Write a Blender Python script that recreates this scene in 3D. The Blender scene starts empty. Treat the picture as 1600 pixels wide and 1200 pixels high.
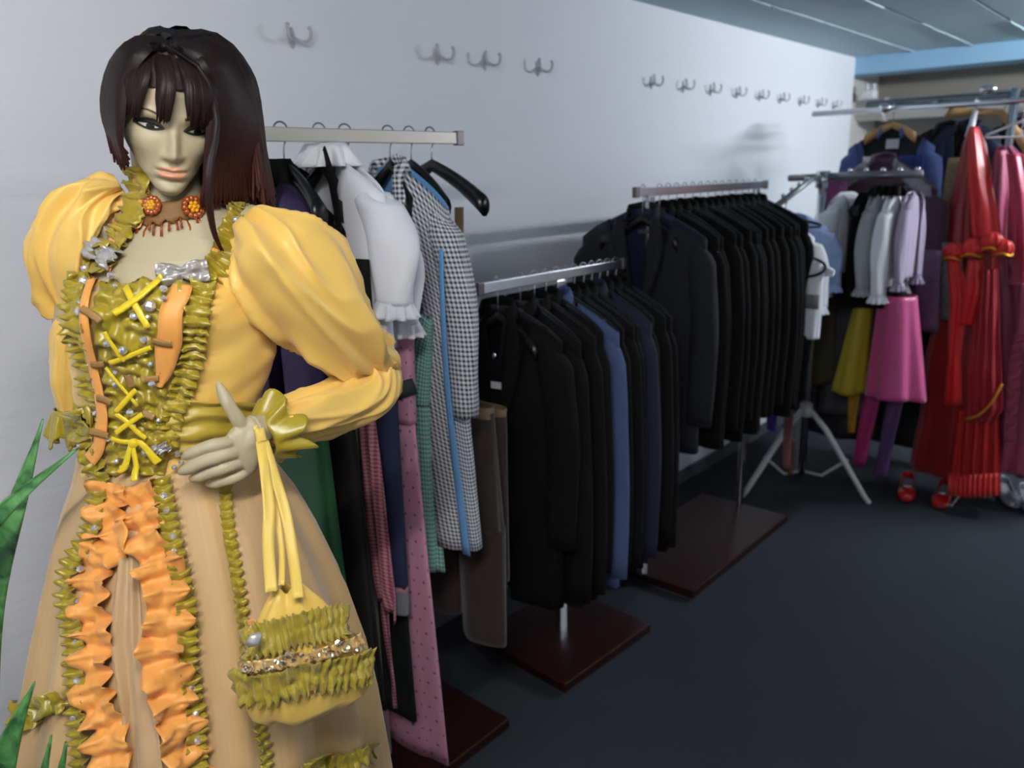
import bpy, bmesh, math, random
import numpy as np
from mathutils import Vector, Matrix, noise
from mathutils.bvhtree import BVHTree
random.seed(7)
SC = bpy.context.scene
COL = SC.collection
PI = math.pi

# ------------------------------------------------------------------ camera
F = 1250.0
EYE = np.array([0.0, 0.0, 1.6])
_y = np.array([1930 - 800.0, -(243 - 600.0), -F]); _y /= np.linalg.norm(_y)
_b = np.array([0.0, -(270 - 600.0), -F])
_z = np.cross(_b, _y); _z /= np.linalg.norm(_z)
if _z[1] < 0: _z = -_z
_x = np.cross(_y, _z)
ROT = np.array([_x, _y, _z])
cam_data = bpy.data.cameras.new('camera')
cam = bpy.data.objects.new('camera', cam_data)
COL.objects.link(cam)
cam.matrix_world = Matrix([[ROT[i][0], ROT[i][1], ROT[i][2], EYE[i]] for i in range(3)] + [[0, 0, 0, 1]])
cam_data.sensor_width = 36.0
cam_data.lens = 36.0 * F / 1600.0
cam_data.clip_start = 0.05
cam_data.dof.use_dof = True
cam_data.dof.focus_distance = 1.25
cam_data.dof.aperture_fstop = 4.0
SC.camera = cam

# ------------------------------------------------------------------ exposure and light
SC.view_settings.view_transform = 'Standard'
SC.view_settings.look = 'None'
SC.view_settings.gamma = 1.0
SC.view_settings.use_curve_mapping = False
SC.view_settings.exposure = 0.46
world = bpy.data.worlds.new('world')
SC.world = world
world.use_nodes = True
world.node_tree.nodes['Background'].inputs[0].default_value = (0.75, 0.85, 1.0, 1)
world.node_tree.nodes['Background'].inputs[1].default_value = 0.15

# (the room is lit by its two fluorescent tube lamps, built with the room below)

def ray(px, py):
    d = ROT @ np.array([px - 800.0, -(py - 600.0), -F])
    return d / np.linalg.norm(d)
def on_x(px, py, x):
    d = ray(px, py); return EYE + d * (x - EYE[0]) / d[0]
def on_y(px, py, y):
    d = ray(px, py); return EYE + d * (y - EYE[1]) / d[1]
def on_z(px, py, z):
    d = ray(px, py); return EYE + d * (z - EYE[2]) / d[2]

# ------------------------------------------------------------------ materials
def lin(c):
    if isinstance(c, str):
        c = c.lstrip('#'); c = tuple(int(c[i:i + 2], 16) for i in (0, 2, 4))
    return tuple(((v / 255 / 12.92) if v / 255 <= 0.04045 else ((v / 255 + 0.055) / 1.055) ** 2.4) for v in c) + (1.0,)

class NT:
    def __init__(s, name):
        s.m = bpy.data.materials.new(name); s.m.use_nodes = True
        s.t = s.m.node_tree; s.b = s.t.nodes['Principled BSDF']
        s.out = s.t.nodes['Material Output']
    def n(s, typ, **kw):
        nd = s.t.nodes.new(typ)
        for k, v in kw.items():
            if k in nd.inputs.keys(): nd.inputs[k].default_value = v
            else: setattr(nd, k, v)
        return nd
    def l(s, a, b): s.t.links.new(a, b)
    def mixc(s, fac, a, b):
        nd = s.n('ShaderNodeMix'); nd.data_type = 'RGBA'
        for sock, v in ((nd.inputs[0], fac), (nd.inputs[6], a), (nd.inputs[7], b)):
            if hasattr(v, 'links'): s.l(v, sock)
            else: sock.default_value = v
        return nd.outputs[2]
    def math(s, op, a, b=0.0, c=0.0):
        nd = s.n('ShaderNodeMath'); nd.operation = op
        for i, v in enumerate((a, b, c)):
            if hasattr(v, 'links'): s.l(v, nd.inputs[i])
            else: nd.inputs[i].default_value = v
        return nd.outputs[0]

def mat(name, color, rough=0.7, metal=0.0, var=0.0, scale=30.0, bump=0.0, bscale=200.0, sheen=0.0,
        alpha=1.0, coat=0.0, spec=0.5, aniso=0.0, sss=0.0, trans=0.0):
    s = NT(name); c = lin(color)
    b = s.b
    b.inputs['Base Color'].default_value = c
    b.inputs['Roughness'].default_value = rough
    b.inputs['Metallic'].default_value = metal
    b.inputs['Specular IOR Level'].default_value = spec
    b.inputs['Sheen Weight'].default_value = sheen
    b.inputs['Coat Weight'].default_value = coat
    b.inputs['Anisotropic'].default_value = aniso
    b.inputs['Alpha'].default_value = alpha
    b.inputs['Transmission Weight'].default_value = trans
    if sss:
        b.inputs['Subsurface Weight'].default_value = sss
        b.inputs['Subsurface Radius'].default_value = (0.01, 0.006, 0.003)
        b.inputs['Subsurface Scale'].default_value = 1.0
    tc = s.n('ShaderNodeTexCoord')
    if var:
        nz = s.n('ShaderNodeTexNoise', Scale=scale, Detail=4.0)
        s.l(tc.outputs['Object'], nz.inputs['Vector'])
        d = tuple(max(0, v * (1 - var)) for v in c[:3]) + (1,)
        e = tuple(min(1, v * (1 + var)) for v in c[:3]) + (1,)
        s.l(s.mixc(nz.outputs[0], d, e), b.inputs['Base Color'])
    if bump:
        nz2 = s.n('ShaderNodeTexNoise', Scale=bscale, Detail=3.0)
        s.l(tc.outputs['Object'], nz2.inputs['Vector'])
        bp = s.n('ShaderNodeBump', Strength=bump, Distance=0.002)
        s.l(nz2.outputs[0], bp.inputs['Height'])
        s.l(bp.outputs[0], b.inputs['Normal'])
    return s.m

def gingham(name, c1, c2, size, c3=None, rough=0.8):
    """woven check from uv in metres: two crossing stripe sets"""
    s = NT(name); uv = s.n('ShaderNodeUVMap')
    sp = s.n('ShaderNodeSeparateXYZ'); s.l(uv.outputs[0], sp.inputs[0])
    def stripe(o):
        f = s.math('FRACT', s.math('DIVIDE', o, size)); return s.math('GREATER_THAN', f, 0.5)
    a, b = stripe(sp.outputs[0]), stripe(sp.outputs[1])
    m = s.math('MULTIPLY', s.math('ADD', a, b), 0.5)
    s.l(s.mixc(m, lin(c1), lin(c2)), s.b.inputs['Base Color'])
    s.b.inputs['Roughness'].default_value = rough
    return s.m

def dotted(name, base, dot, size, r=0.16, rough=0.75):
    """small dots on a staggered grid from uv in metres"""
    s = NT(name); uv = s.n('ShaderNodeUVMap')
    sp = s.n('ShaderNodeSeparateXYZ'); s.l(uv.outputs[0], sp.inputs[0])
    v = s.math('DIVIDE', sp.outputs[1], size)
    row = s.math('MULTIPLY', s.math('MODULO', s.math('FLOOR', v), 2.0), 0.5)
    u = s.math('ADD', s.math('DIVIDE', sp.outputs[0], size), row)
    fu = s.math('SUBTRACT', s.math('FRACT', u), 0.5); fv = s.math('SUBTRACT', s.math('FRACT', v), 0.5)
    d = s.math('ADD', s.math('MULTIPLY', fu, fu), s.math('MULTIPLY', fv, fv))
    k = s.math('LESS_THAN', d, r * r)
    s.l(s.mixc(k, lin(base), lin(dot)), s.b.inputs['Base Color'])
    s.b.inputs['Roughness'].default_value = rough
    return s.m

def wood_mat(name, c1, c2):
    s = NT(name); tc = s.n('ShaderNodeTexCoord'); mp = s.n('ShaderNodeMapping')
    mp.inputs['Scale'].default_value = (14, 1.5, 14)
    s.l(tc.outputs['Object'], mp.inputs[0])
    nz = s.n('ShaderNodeTexNoise', Scale=3.0, Detail=6.0, Distortion=0.6)
    s.l(mp.outputs[0], nz.inputs['Vector'])
    s.l(s.mixc(nz.outputs[0], lin(c1), lin(c2)), s.b.inputs['Base Color'])
    s.b.inputs['Roughness'].default_value = 0.38
    return s.m

def wall_mat(name, color):
    s = NT(name); tc = s.n('ShaderNodeTexCoord')
    s.b.inputs['Roughness'].default_value = 0.75
    nz = s.n('ShaderNodeTexNoise', Scale=2.2, Detail=5.0)
    s.l(tc.outputs['Object'], nz.inputs['Vector'])
    c = lin(color); d = tuple(v * 0.94 for v in c[:3]) + (1,)
    s.l(s.mixc(nz.outputs[0], d, c), s.b.inputs['Base Color'])
    mp = s.n('ShaderNodeMapping'); mp.inputs['Scale'].default_value = (1, 0.25, 3.0)
    s.l(tc.outputs['Object'], mp.inputs[0])
    n2 = s.n('ShaderNodeTexNoise', Scale=9.0, Detail=6.0); s.l(mp.outputs[0], n2.inputs['Vector'])
    bp = s.n('ShaderNodeBump', Strength=0.25, Distance=0.012); s.l(n2.outputs[0], bp.inputs['Height'])
    s.l(bp.outputs[0], s.b.inputs['Normal'])
    return s.m

def carpet_mat():
    s = NT('charcoal_carpet'); tc = s.n('ShaderNodeTexCoord')
    nz = s.n('ShaderNodeTexNoise', Scale=420.0, Detail=3.0); s.l(tc.outputs['Object'], nz.inputs['Vector'])
    n3 = s.n('ShaderNodeTexNoise', Scale=3.0, Detail=3.0); s.l(tc.outputs['Object'], n3.inputs['Vector'])
    a = s.mixc(nz.outputs[0], lin((34, 36, 40)), lin((70, 72, 78)))
    s.l(s.mixc(s.math('MULTIPLY', n3.outputs[0], 0.35), a, lin((44, 46, 50))), s.b.inputs['Base Color'])
    s.b.inputs['Roughness'].default_value = 0.95
    s.b.inputs['Specular IOR Level'].default_value = 0.1
    bp = s.n('ShaderNodeBump', Strength=0.6, Distance=0.004); s.l(nz.outputs[0], bp.inputs['Height'])
    s.l(bp.outputs[0], s.b.inputs['Normal'])
    return s.m

M = {}
def MM(key, *a, **k):
    if key not in M: M[key] = mat(key, *a, **k)
    return M[key]
CHROME = mat('chrome', (215, 215, 220), 0.22, 1.0)
WIRE = mat('hook_wire', (150, 150, 155), 0.3, 1.0)
BLACKPL = mat('black_plastic', (14, 14, 16), 0.3)
WHITEPL = mat('white_plastic', (225, 225, 228), 0.4)
MAHOG = wood_mat('mahogany', (20, 8, 7), (52, 17, 13))

# ------------------------------------------------------------------ mesh helpers
class MB:
    def __init__(s): s.v = []; s.f = []; s.uv = []; s.mi = []
    def add(s, verts, faces, uvs=None, mi=0):
        k = len(s.v)
        s.v += [tuple(map(float, p)) for p in verts]
        s.f += [tuple(i + k for i in f) for f in faces]
        s.uv += list(uvs) if uvs is not None else [(0.0, 0.0)] * len(verts)
        s.mi += [mi] * len(faces)
        return s
    def box(s, lo, hi, mi=0):
        x0, y0, z0 = lo; x1, y1, z1 = hi
        v = [(x0, y0, z0), (x1, y0, z0), (x1, y1, z0), (x0, y1, z0), (x0, y0, z1), (x1, y0, z1), (x1, y1, z1), (x0, y1, z1)]
        return s.add(v, [(3, 2, 1, 0), (4, 5, 6, 7), (0, 1, 5, 4), (1, 2, 6, 5), (2, 3, 7, 6), (3, 0, 4, 7)], None, mi)
    def grid(s, P, closed_u=False, uv=None, mi=0, flip=False):
        """P: rows of points"""
        nv, nu = len(P), len(P[0]); fs = []
        for j in range(nv - 1):
            for i in range(nu if closed_u else nu - 1):
                i2 = (i + 1) % nu
                q = (j * nu + i, j * nu + i2, (j + 1) * nu + i2, (j + 1) * nu + i)
                fs.append(q[::-1] if flip else q)
        pts = [p for r in P for p in r]
        return s.add(pts, fs, [u for r in uv for u in r] if uv else None, mi)
    def loft(s, rings, caps=(True, True), uv=None, mi=0):
        n = len(rings[0]); k = len(s.v)
        s.grid(rings, True, uv, mi)
        if caps[0]: s.f.append(tuple(k + i for i in range(n))[::-1]); s.mi.append(mi)
        if caps[1]:
            b = k + n * (len(rings) - 1); s.f.append(tuple(b + i for i in range(n))); s.mi.append(mi)
        return s
    def tube(s, path, r, n=8, caps=(True, True), up=None, mi=0, flat=1.0, twist=0.0):
        P = [Vector(p) for p in path]; m = len(P)
        R = r if hasattr(r, '__len__') else [r] * m
        rings = []; prev = Vector(up) if up else None
        for i in range(m):
            t = (P[min(i + 1, m - 1)] - P[max(i - 1, 0)]).normalized()
            if prev is None:
                prev = Vector((0, 0, 1)) if abs(t.z) < 0.9 else Vector((1, 0, 0))
            a = (prev - t * prev.dot(t))
            if a.length < 1e-6: a = t.orthogonal()
            a.normalize(); b = t.cross(a); prev = a
            rr = R[i]; ra, rb = (rr if hasattr(rr, '__len__') else (rr, rr * flat))
            rings.append([P[i] + a * (math.cos(2 * PI * k / n) * ra) + b * (math.sin(2 * PI * k / n) * rb) for k in range(n)])
        return s.loft(rings, caps, None, mi)
    def ball(s, c, r, nu=10, nv=6, mi=0):
        c = Vector(c); r = r if hasattr(r, '__len__') else (r, r, r)
        rings = []
        for j in range(nv + 1):
            a = -PI / 2 + PI * j / nv; k = max(0.02, math.cos(a))
            rings.append([(c.x + r[0] * k * math.cos(2 * PI * i / nu), c.y + r[1] * k * math.sin(2 * PI * i / nu), c.z + r[2] * math.sin(a)) for i in range(nu)])
        return s.loft(rings, mi=mi)
    def build(s, name, mats, parent=None, smooth=True, solid=0.0, soff=0, subsurf=0, bevel=0.0, loc=None):
        me = bpy.data.meshes.new(name)
        me.from_pydata(s.v, [], s.f)
        for mt in (mats if isinstance(mats, (list, tuple)) else [mats]): me.materials.append(mt)
        if any(s.mi): me.polygons.foreach_set('material_index', s.mi)
        if any(u != (0.0, 0.0) for u in s.uv):
            ul = me.uv_layers.new(name='UVMap')
            vi = np.zeros(len(me.loops), dtype=np.int32); me.loops.foreach_get('vertex_index', vi)
            ul.data.foreach_set('uv', np.array(s.uv, dtype=np.float32)[vi].ravel())
        if smooth: me.polygons.foreach_set('use_smooth', [True] * len(me.polygons))
        me.update()
        o = bpy.data.objects.new(name, me); COL.objects.link(o)
        if parent: o.parent = parent
        if loc is not None: o.location = loc
        if bevel:
            md = o.modifiers.new('bevel', 'BEVEL'); md.width = bevel; md.segments = 2; md.limit_method = 'ANGLE'
        if solid:
            md = o.modifiers.new('solid', 'SOLIDIFY'); md.thickness = solid; md.offset = 0; md.material_offset = soff; md.material_offset_rim = soff
        if subsurf:
            md = o.modifiers.new('sub', 'SUBSURF'); md.levels = subsurf; md.render_levels = subsurf
        return o

def thing(name, label, cat, loc=(0, 0, 0), rotz=0.0, group=None):
    o = bpy.data.objects.new(name, None); COL.objects.link(o)
    o.empty_display_size = 0.05
    o.location = loc; o.rotation_euler = (0, 0, rotz)
    o['label'] = label; o['category'] = cat
    if group: o['group'] = group
    return o
def tag(o, label, cat, group=None):
    o['label'] = label; o['category'] = cat
    if group: o['group'] = group
    return o
def struct(o):
    o['kind'] = 'structure'; return o
def dup(root, loc, rotz, label, group=None):
    r = root.copy(); COL.objects.link(r); r.location = loc; r.rotation_euler = (0, 0, rotz); r['label'] = label
    if group: r['group'] = group
    for ch in list(root.children):
        c = ch.copy(); COL.objects.link(c); c.parent = r
        for g in list(ch.children):
            d = g.copy(); COL.objects.link(d); d.parent = c
    return r
def smooth_path(pts, n):
    """Catmull-Rom through points"""
    P = [np.array(p, float) for p in pts]
    P = [2 * P[0] - P[1]] + P + [2 * P[-1] - P[-2]]
    out = []; m = len(P) - 3
    for k in range(n):
        s = k / (n - 1) * m; i = min(int(s), m - 1); t = s - i
        a, b, c, d = P[i:i + 4]
        out.append(0.5 * ((2 * b) + (c - a) * t + (2 * a - 5 * b + 4 * c - d) * t * t + (3 * b - a - 3 * c + d) * t ** 3))
    return out
def interp(x, xs, ys):
    return float(np.interp(x, xs, ys))
ORD = ['', 'first', 'second', 'third', 'fourth', 'fifth', 'sixth', 'seventh', 'eighth', 'ninth', 'tenth', 'eleventh',
       'twelfth', 'thirteenth', 'fourteenth', 'fifteenth', 'sixteenth']
# ------------------------------------------------------------------ the room
WX, HZ = -1.95, 2.27
struct(MB().box((WX - 0.4, -1.6, -0.1), (2.8, 7.0, 0.0)).build('floor', carpet_mat(), smooth=False))
WALLM = wall_mat('white_plaster', (232, 234, 241))
struct(MB().box((WX - 0.2, -1.6, 0.0), (WX, 5.66, HZ)).build('wall_left', WALLM, smooth=False))
struct(MB().box((2.6, -1.6, 0.0), (2.8, 7.0, HZ)).build('wall_right', WALLM, smooth=False))
struct(MB().box((WX - 0.2, -1.8, 0.0), (2.8, -1.6, HZ)).build('wall_back', WALLM, smooth=False))
struct(MB().box((WX - 0.4, 6.35, 0.0), (2.8, 6.5, HZ)).build('wall_far', wall_mat('dim_plaster', (150, 146, 138)), smooth=False))
struct(MB().box((WX - 0.4, 5.66, 0.0), (WX - 0.06, 6.35, HZ)).build('wall_recess', wall_mat('cream_plaster', (205, 203, 198)), smooth=False))
CEIL = wall_mat('ceiling_blue_grey', (176, 203, 215))
cb = MB().box((WX - 0.4, -1.8, HZ + 0.012), (2.8, 7.0, HZ + 0.1))
# boards with thin raised seams running towards the far wall
edges = [WX - 0.2, -1.60, -1.27, -0.94, -0.61, -0.28, 0.05, 0.38, 0.71, 1.04, 1.37, 1.70, 2.03, 2.36, 2.8]
for i in range(len(edges) - 1):
    cb.box((edges[i] + 0.006, -1.8, HZ), (edges[i + 1] - 0.006, 6.9, HZ + 0.02))
struct(cb.build('ceiling', CEIL, smooth=False, bevel=0.003))
sm = MB()
for i, x in enumerate(edges[1:-1]):
    y = -1.6
    while y < 5.6:      # broken plaster ridges left in the joints
        L = random.uniform(0.25, 0.9)
        if random.random() < 0.72:
            sm.tube([(x + random.uniform(-.004, .004), y + L * k / 5, HZ - 0.001) for k in range(6)],
                    [random.uniform(0.003, 0.006) for k in range(6)], 6)
        y += L
struct(sm.build('ceiling_seam', mat('seam_paint', (186, 208, 218), 0.6)))
struct(MB().box((WX - 0.4, 5.66, 2.165), (2.6, 5.9, HZ + 0.01)).build('trim_1', mat('blue_beam_paint', (146, 190, 220), 0.6, var=0.06, scale=6), smooth=False, bevel=0.004))
pp = MB().tube([(WX - 0.06, 5.95, 1.955), (0.3, 5.95, 1.955), (2.6, 5.95, 1.955)], 0.068, 20)
pipe = pp.build('pipe', mat('pipe_white', (226, 224, 218), 0.5))
tag(pipe, 'thick white pipe running along the far wall under the blue beam', 'pipe')
for k, x in enumerate((-1.84, 0.9)):
    MB().tube([(x, 5.95, 1.955), (x + 0.03, 5.95, 1.955)], 0.078, 20).build('pipe_collar', M.get('pc') or MM('pc', (205, 203, 198), 0.5), pipe)
vb = thing('pipe_bracket', 'white bolted pipe bracket in the corner under the blue beam', 'bracket', (-1.90, 5.80, 2.0))
MB().box((-0.03, -0.05, 0.02), (0.05, 0.05, 0.07)).build('bracket_plate', WHITEPL, vb, smooth=False, bevel=0.004)
for dx in (-0.01, 0.035):
    MB().tube([(dx, 0, 0.07), (dx, 0, 0.115)], 0.012, 10).build('bolt', WHITEPL, vb)
struct(MB().box((WX, -1.6, 0.0), (WX + 0.012, 5.66, 0.07)).build('baseboard_left', mat('skirting_grey', (84, 85, 90), 0.6), smooth=False))
# fluorescent tube lamps on the ceiling (outside the frame, they light the room)
def tube_mat(name, col, strength):
    s = NT(name); s.b.inputs['Base Color'].default_value = (1, 1, 1, 1)
    s.b.inputs['Emission Color'].default_value = col + (1,); s.b.inputs['Emission Strength'].default_value = strength
    return s.m
for nm, loc, ly, st, col in (('far', (0.40, 4.7, HZ), 0.62, 275, (0.90, 0.95, 1.0)), ('near', (-0.12, -0.28, HZ), 0.62, 136, (1.0, 0.96, 0.92))):
    t = thing('ceiling_lamp', 'fluorescent ceiling lamp at the %s end of the room' % nm, 'lamp', loc)
    MB().box((-0.025, -ly, -0.035), (0.025, ly, 0.0)).build('lamp_housing', WHITEPL, t, smooth=False, bevel=0.004)
    MB().tube([(0, -ly + .03, -0.075), (0, ly - .03, -0.075)], 0.016, 12).build('lamp_tube', tube_mat('tube_glow_' + nm, col, st), t)
    for s in (-1, 1):
        MB().box((-0.014, s * (ly - .02) - .012, -0.093), (0.014, s * (ly - .02) + .012, -0.03)).build('lamp_socket', WHITEPL, t, smooth=False)

# ------------------------------------------------------------------ wall hooks
HOOKM = mat('hook_metal', (186, 186, 192), 0.4)
def make_hook(label):
    t = thing('wall_hook', label, 'coat hook', group='double coat hooks along the white wall')
    # local: +x out of the wall, y along it
    MB().ball((0.003, 0, 0), (0.004, 0.011, 0.028), 12, 6).build('hook_plate', HOOKM, t)
    for s in (-1, 1):
        p = smooth_path([(0.003, 0, 0.004), (0.028, s * 0.012, -0.012), (0.038, s * 0.030, -0.006), (0.040, s * 0.036, 0.016), (0.036, s * 0.033, 0.026)], 12)
        MB().tube(p, [0.0045] * 11 + [0.006], 8).build('prong', HOOKM, t)
    return t
hook_px = [(455, 60), (683, 88), (757, 95), (840, 104), (1017, 124), (1067, 129), (1110, 137), (1150, 142), (1186, 148), (1219, 150), (1250, 155), (1278, 160), (1302, 163)]
h0 = None
for i, p in enumerate(hook_px):
    w = on_x(p[0], p[1], WX)
    if i == 0: lb = 'pale coat hook alone on the wall right of the dark wig'
    elif i < 4: lb = 'grey double coat hook above the costume rack, %s of three from the left' % ORD[i]
    else: lb = 'grey double coat hook, %s from the left in the even row of nine' % ORD[i - 3]
    if h0 is None: h0 = make_hook(lb); h0.location = (WX, w[1], 1.962)
    else: dup(h0, (WX, w[1], 1.962), 0, lb)
# ------------------------------------------------------------------ clothes racks
RX = -1.53
def rail_rack(name, label, yc, half, ztop, posts, base, rotz, rm=None):
    rm = rm or CHROME
    """flat chrome bar on one or two posts over a dark wooden base plate"""
    t = thing(name, label, 'clothes rack', (RX, yc, 0), 0)
    MB().box((-0.006, -half, ztop - 0.030), (0.006, half, ztop)).build('rail', rm, t, smooth=False, bevel=0.002)
    for s in (-1, 1):
        MB().box((-0.009, s * half - 0.012, ztop - 0.033), (0.009, s * half + 0.012, ztop + 0.003)).build('end_cap', mat('cap_steel', (120, 112, 114), 0.35, 0.8), t, smooth=False, bevel=0.002)
    for y in posts:
        MB().box((-0.010, y - 0.020, 0.045), (0.010, y + 0.020, ztop - 0.030)).build('post', rm, t, smooth=False, bevel=0.003)
    (x0, x1, y0, y1) = base
    b = MB().box((x0, y0, 0.012), (x1, y1, 0.045)).build('base', MAHOG, t, smooth=False, bevel=0.004)
    MB().box((x0 + 0.01, y0 + 0.01, 0.0), (x1 - 0.01, y1 - 0.01, 0.012)).build('base_edge', MM('base_under', (70, 68, 70), 0.7), b, smooth=False)
    if rotz: b.rotation_euler = (0, 0, rotz)
    return t
rail_rack('clothes_rack', 'chrome costume rack with white blouses and gingham coat behind yellow mannequin', 1.165, 0.385, 1.705, (0.0,), (-0.19, 0.165, -0.34, 0.34), 0, mat('satin_nickel', (196, 190, 180), 0.38, 0.55))
rail_rack('clothes_rack', 'low chrome rack of black and blue long coats, middle of the three base-plate racks', 1.97, 0.36, 1.305, (0.0,), (-0.21, 0.205, -0.225, 0.245), -0.05)
rail_rack('clothes_rack', 'two-post chrome rack packed with black suit jackets, farthest base-plate rack', 2.925, 0.52, 1.54, (-0.43, 0.43), (-0.21, 0.225, -0.43, 0.46), 0)

# ------------------------------------------------------------------ hangers
# origin of a hanger: the rail's top edge; it hangs below, arms along local x
def hanger_hook(mb, drop, bar=0.018, r=0.0022):
    pts = [(0, -0.022, -0.014), (0, -0.017, 0.004), (0, -0.004, 0.0105), (0, 0.010, 0.006), (0, 0.016, -0.008), (0, 0.010, -0.024), (0, 0.001, -0.042), (0, 0, -drop)]
    p = smooth_path(pts, 26)
    mb.tube(p, r, 6)
    return mb
def make_hanger(label, drop=0.085, span=0.2, slope=0.36, m=None, kind='suit', group=None, cat='hanger'):
    m = m or BLACKPL
    t = thing('clothes_hanger', label, cat, group=group)
    hk = MB(); hanger_hook(hk, drop); hk.build('hook', WIRE, t)
    b = MB()
    n = 9; rings = []
    if kind == 'suit':
        for k in range(-n, n + 1):
            s = k / n; x = s * span; a = abs(s)
            z = -drop - 0.012 - slope * abs(x) - 0.03 * a * a * 0.6
            hh = 0.016 + 0.010 * a; tt = 0.008 + 0.012 * a ** 1.5; yy = -0.025 * a * a
            rings.append([(x, yy + tt * math.cos(q), z + hh * math.sin(q)) for q in [2 * PI * i / 10 for i in range(10)]])
        b.loft(rings)
    else:
        for k in range(-n, n + 1):
            s = k / n; x = s * span
            rings.append([(x, 0.005 * math.cos(q), -drop - 0.008 - slope * abs(x) + 0.006 * math.sin(q)) for q in [2 * PI * i / 8 for i in range(8)]])
        b.loft(rings)
    b.build('hanger_body', m, t)
    if kind != 'suit':
        zb = -drop - 0.008 - slope * span
        bb = MB().tube([(-span, 0, zb), (-span * .96, 0, zb - .01), (span * .96, 0, zb - .01), (span, 0, zb)], 0.004, 8)
        bb.build('trouser_bar', m, t)
    return t

# ------------------------------------------------------------------ coats and jackets
def coat_shell(w0, w1, t0, t1, slope, zt, L, gap0, gap1, seed=0, folds=0.12, gs=0.0, na=56, nv=26, neck=0.045, shape=1.0, hemwave=0.0):
    """C-shaped body of a garment hung from its shoulders; opening faces -y.
    a runs from one front edge round the back to the other"""
    rnd = random.Random(seed); ph = [rnd.uniform(0, 6.28) for _ in range(6)]
    rows, uvs = [], []
    for j in range(nv):
        v = j / (nv - 1)
        w = w0 + (w1 - w0) * v ** shape
        t = (0.012 + (t0 - 0.012) * min(1, v / 0.10) ** 0.6) + (t1 - t0) * v
        g = gap0 + (gap1 - gap0) * min(1.0, v / 0.35)
        row, uvr = [], []
        for i in range(na):
            a = -1 + 2 * i / (na - 1)
            th = a * (PI - g)
            th += gs * min(1, v * 3)
            sx, cy = math.sin(th), math.cos(th)
            x = w * math.copysign(abs(sx) ** 0.75, sx)
            y = t * math.copysign(abs(cy) ** 0.7, cy)
            fo = folds * v * (math.sin(5 * th + ph[0] + 1.2 * v) * 0.5 + math.sin(9 * th + ph[1] - 2 * v) * 0.35 + math.sin(3 * th + ph[2]) * 0.4)
            y *= 1 + fo * 1.6; x *= 1 + fo * 0.25
            ax = abs(x)
            z = zt - slope * max(0, ax - neck) * (1 - v) - (0.02 * (ax / w0) ** 4) * (1 - v) - v * L + hemwave * v * math.sin(7 * th + ph[3])
            row.append((x, y, z)); uvr.append((a * (w + t) * 1.5, v * L))
        rows.append(row); uvs.append(uvr)
    return rows, uvs
def sleeve_rows(side, w, zt, slope, L, r0, r1, out=0.03, fwd=0.0, seed=0, n=16, nu=16, puff=None, squash=0.62, neck=0.045):
    rnd = random.Random(seed + 5); ph = rnd.uniform(0, 6.28)
    rows, uvs = [], []
    zs = zt - slope * (w - neck) - 0.006
    for j in range(n):
        v = j / (n - 1)
        cx = side * (w - 0.035 + (out + 0.03) * math.sin(min(1, v * 1.6) * PI / 2))
        cy = fwd * v * v; cz = zs - 0.005 - v * L
        r = r0 + (r1 - r0) * v
        if puff: r *= puff(v)
        k = min(1, 0.35 + v / 0.10 * 0.65) if v < 0.1 else 1
        row, uvr = [], []
        for i in range(nu):
            q = 2 * PI * i / nu
            f = 1 + 0.07 * math.sin(3 * q + ph + 7 * v) * min(1, v * 3)
            row.append((cx + side * r * k * f * math.cos(q), cy + r * squash * f * k * math.sin(q), cz + (r0 * 0.55 * (1 - v / .12) * (-side * 0 - 1 * math.cos(q)) if v < .12 else 0)))
            uvr.append((q / (2 * PI) * r * 6, v * L))
        rows.append(row); uvs.append(uvr)
    return rows, uvs
LINING = mat('dark_lining', (20, 20, 26), 0.35)
BTN = mat('button_dark', (40, 38, 40), 0.3)
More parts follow.
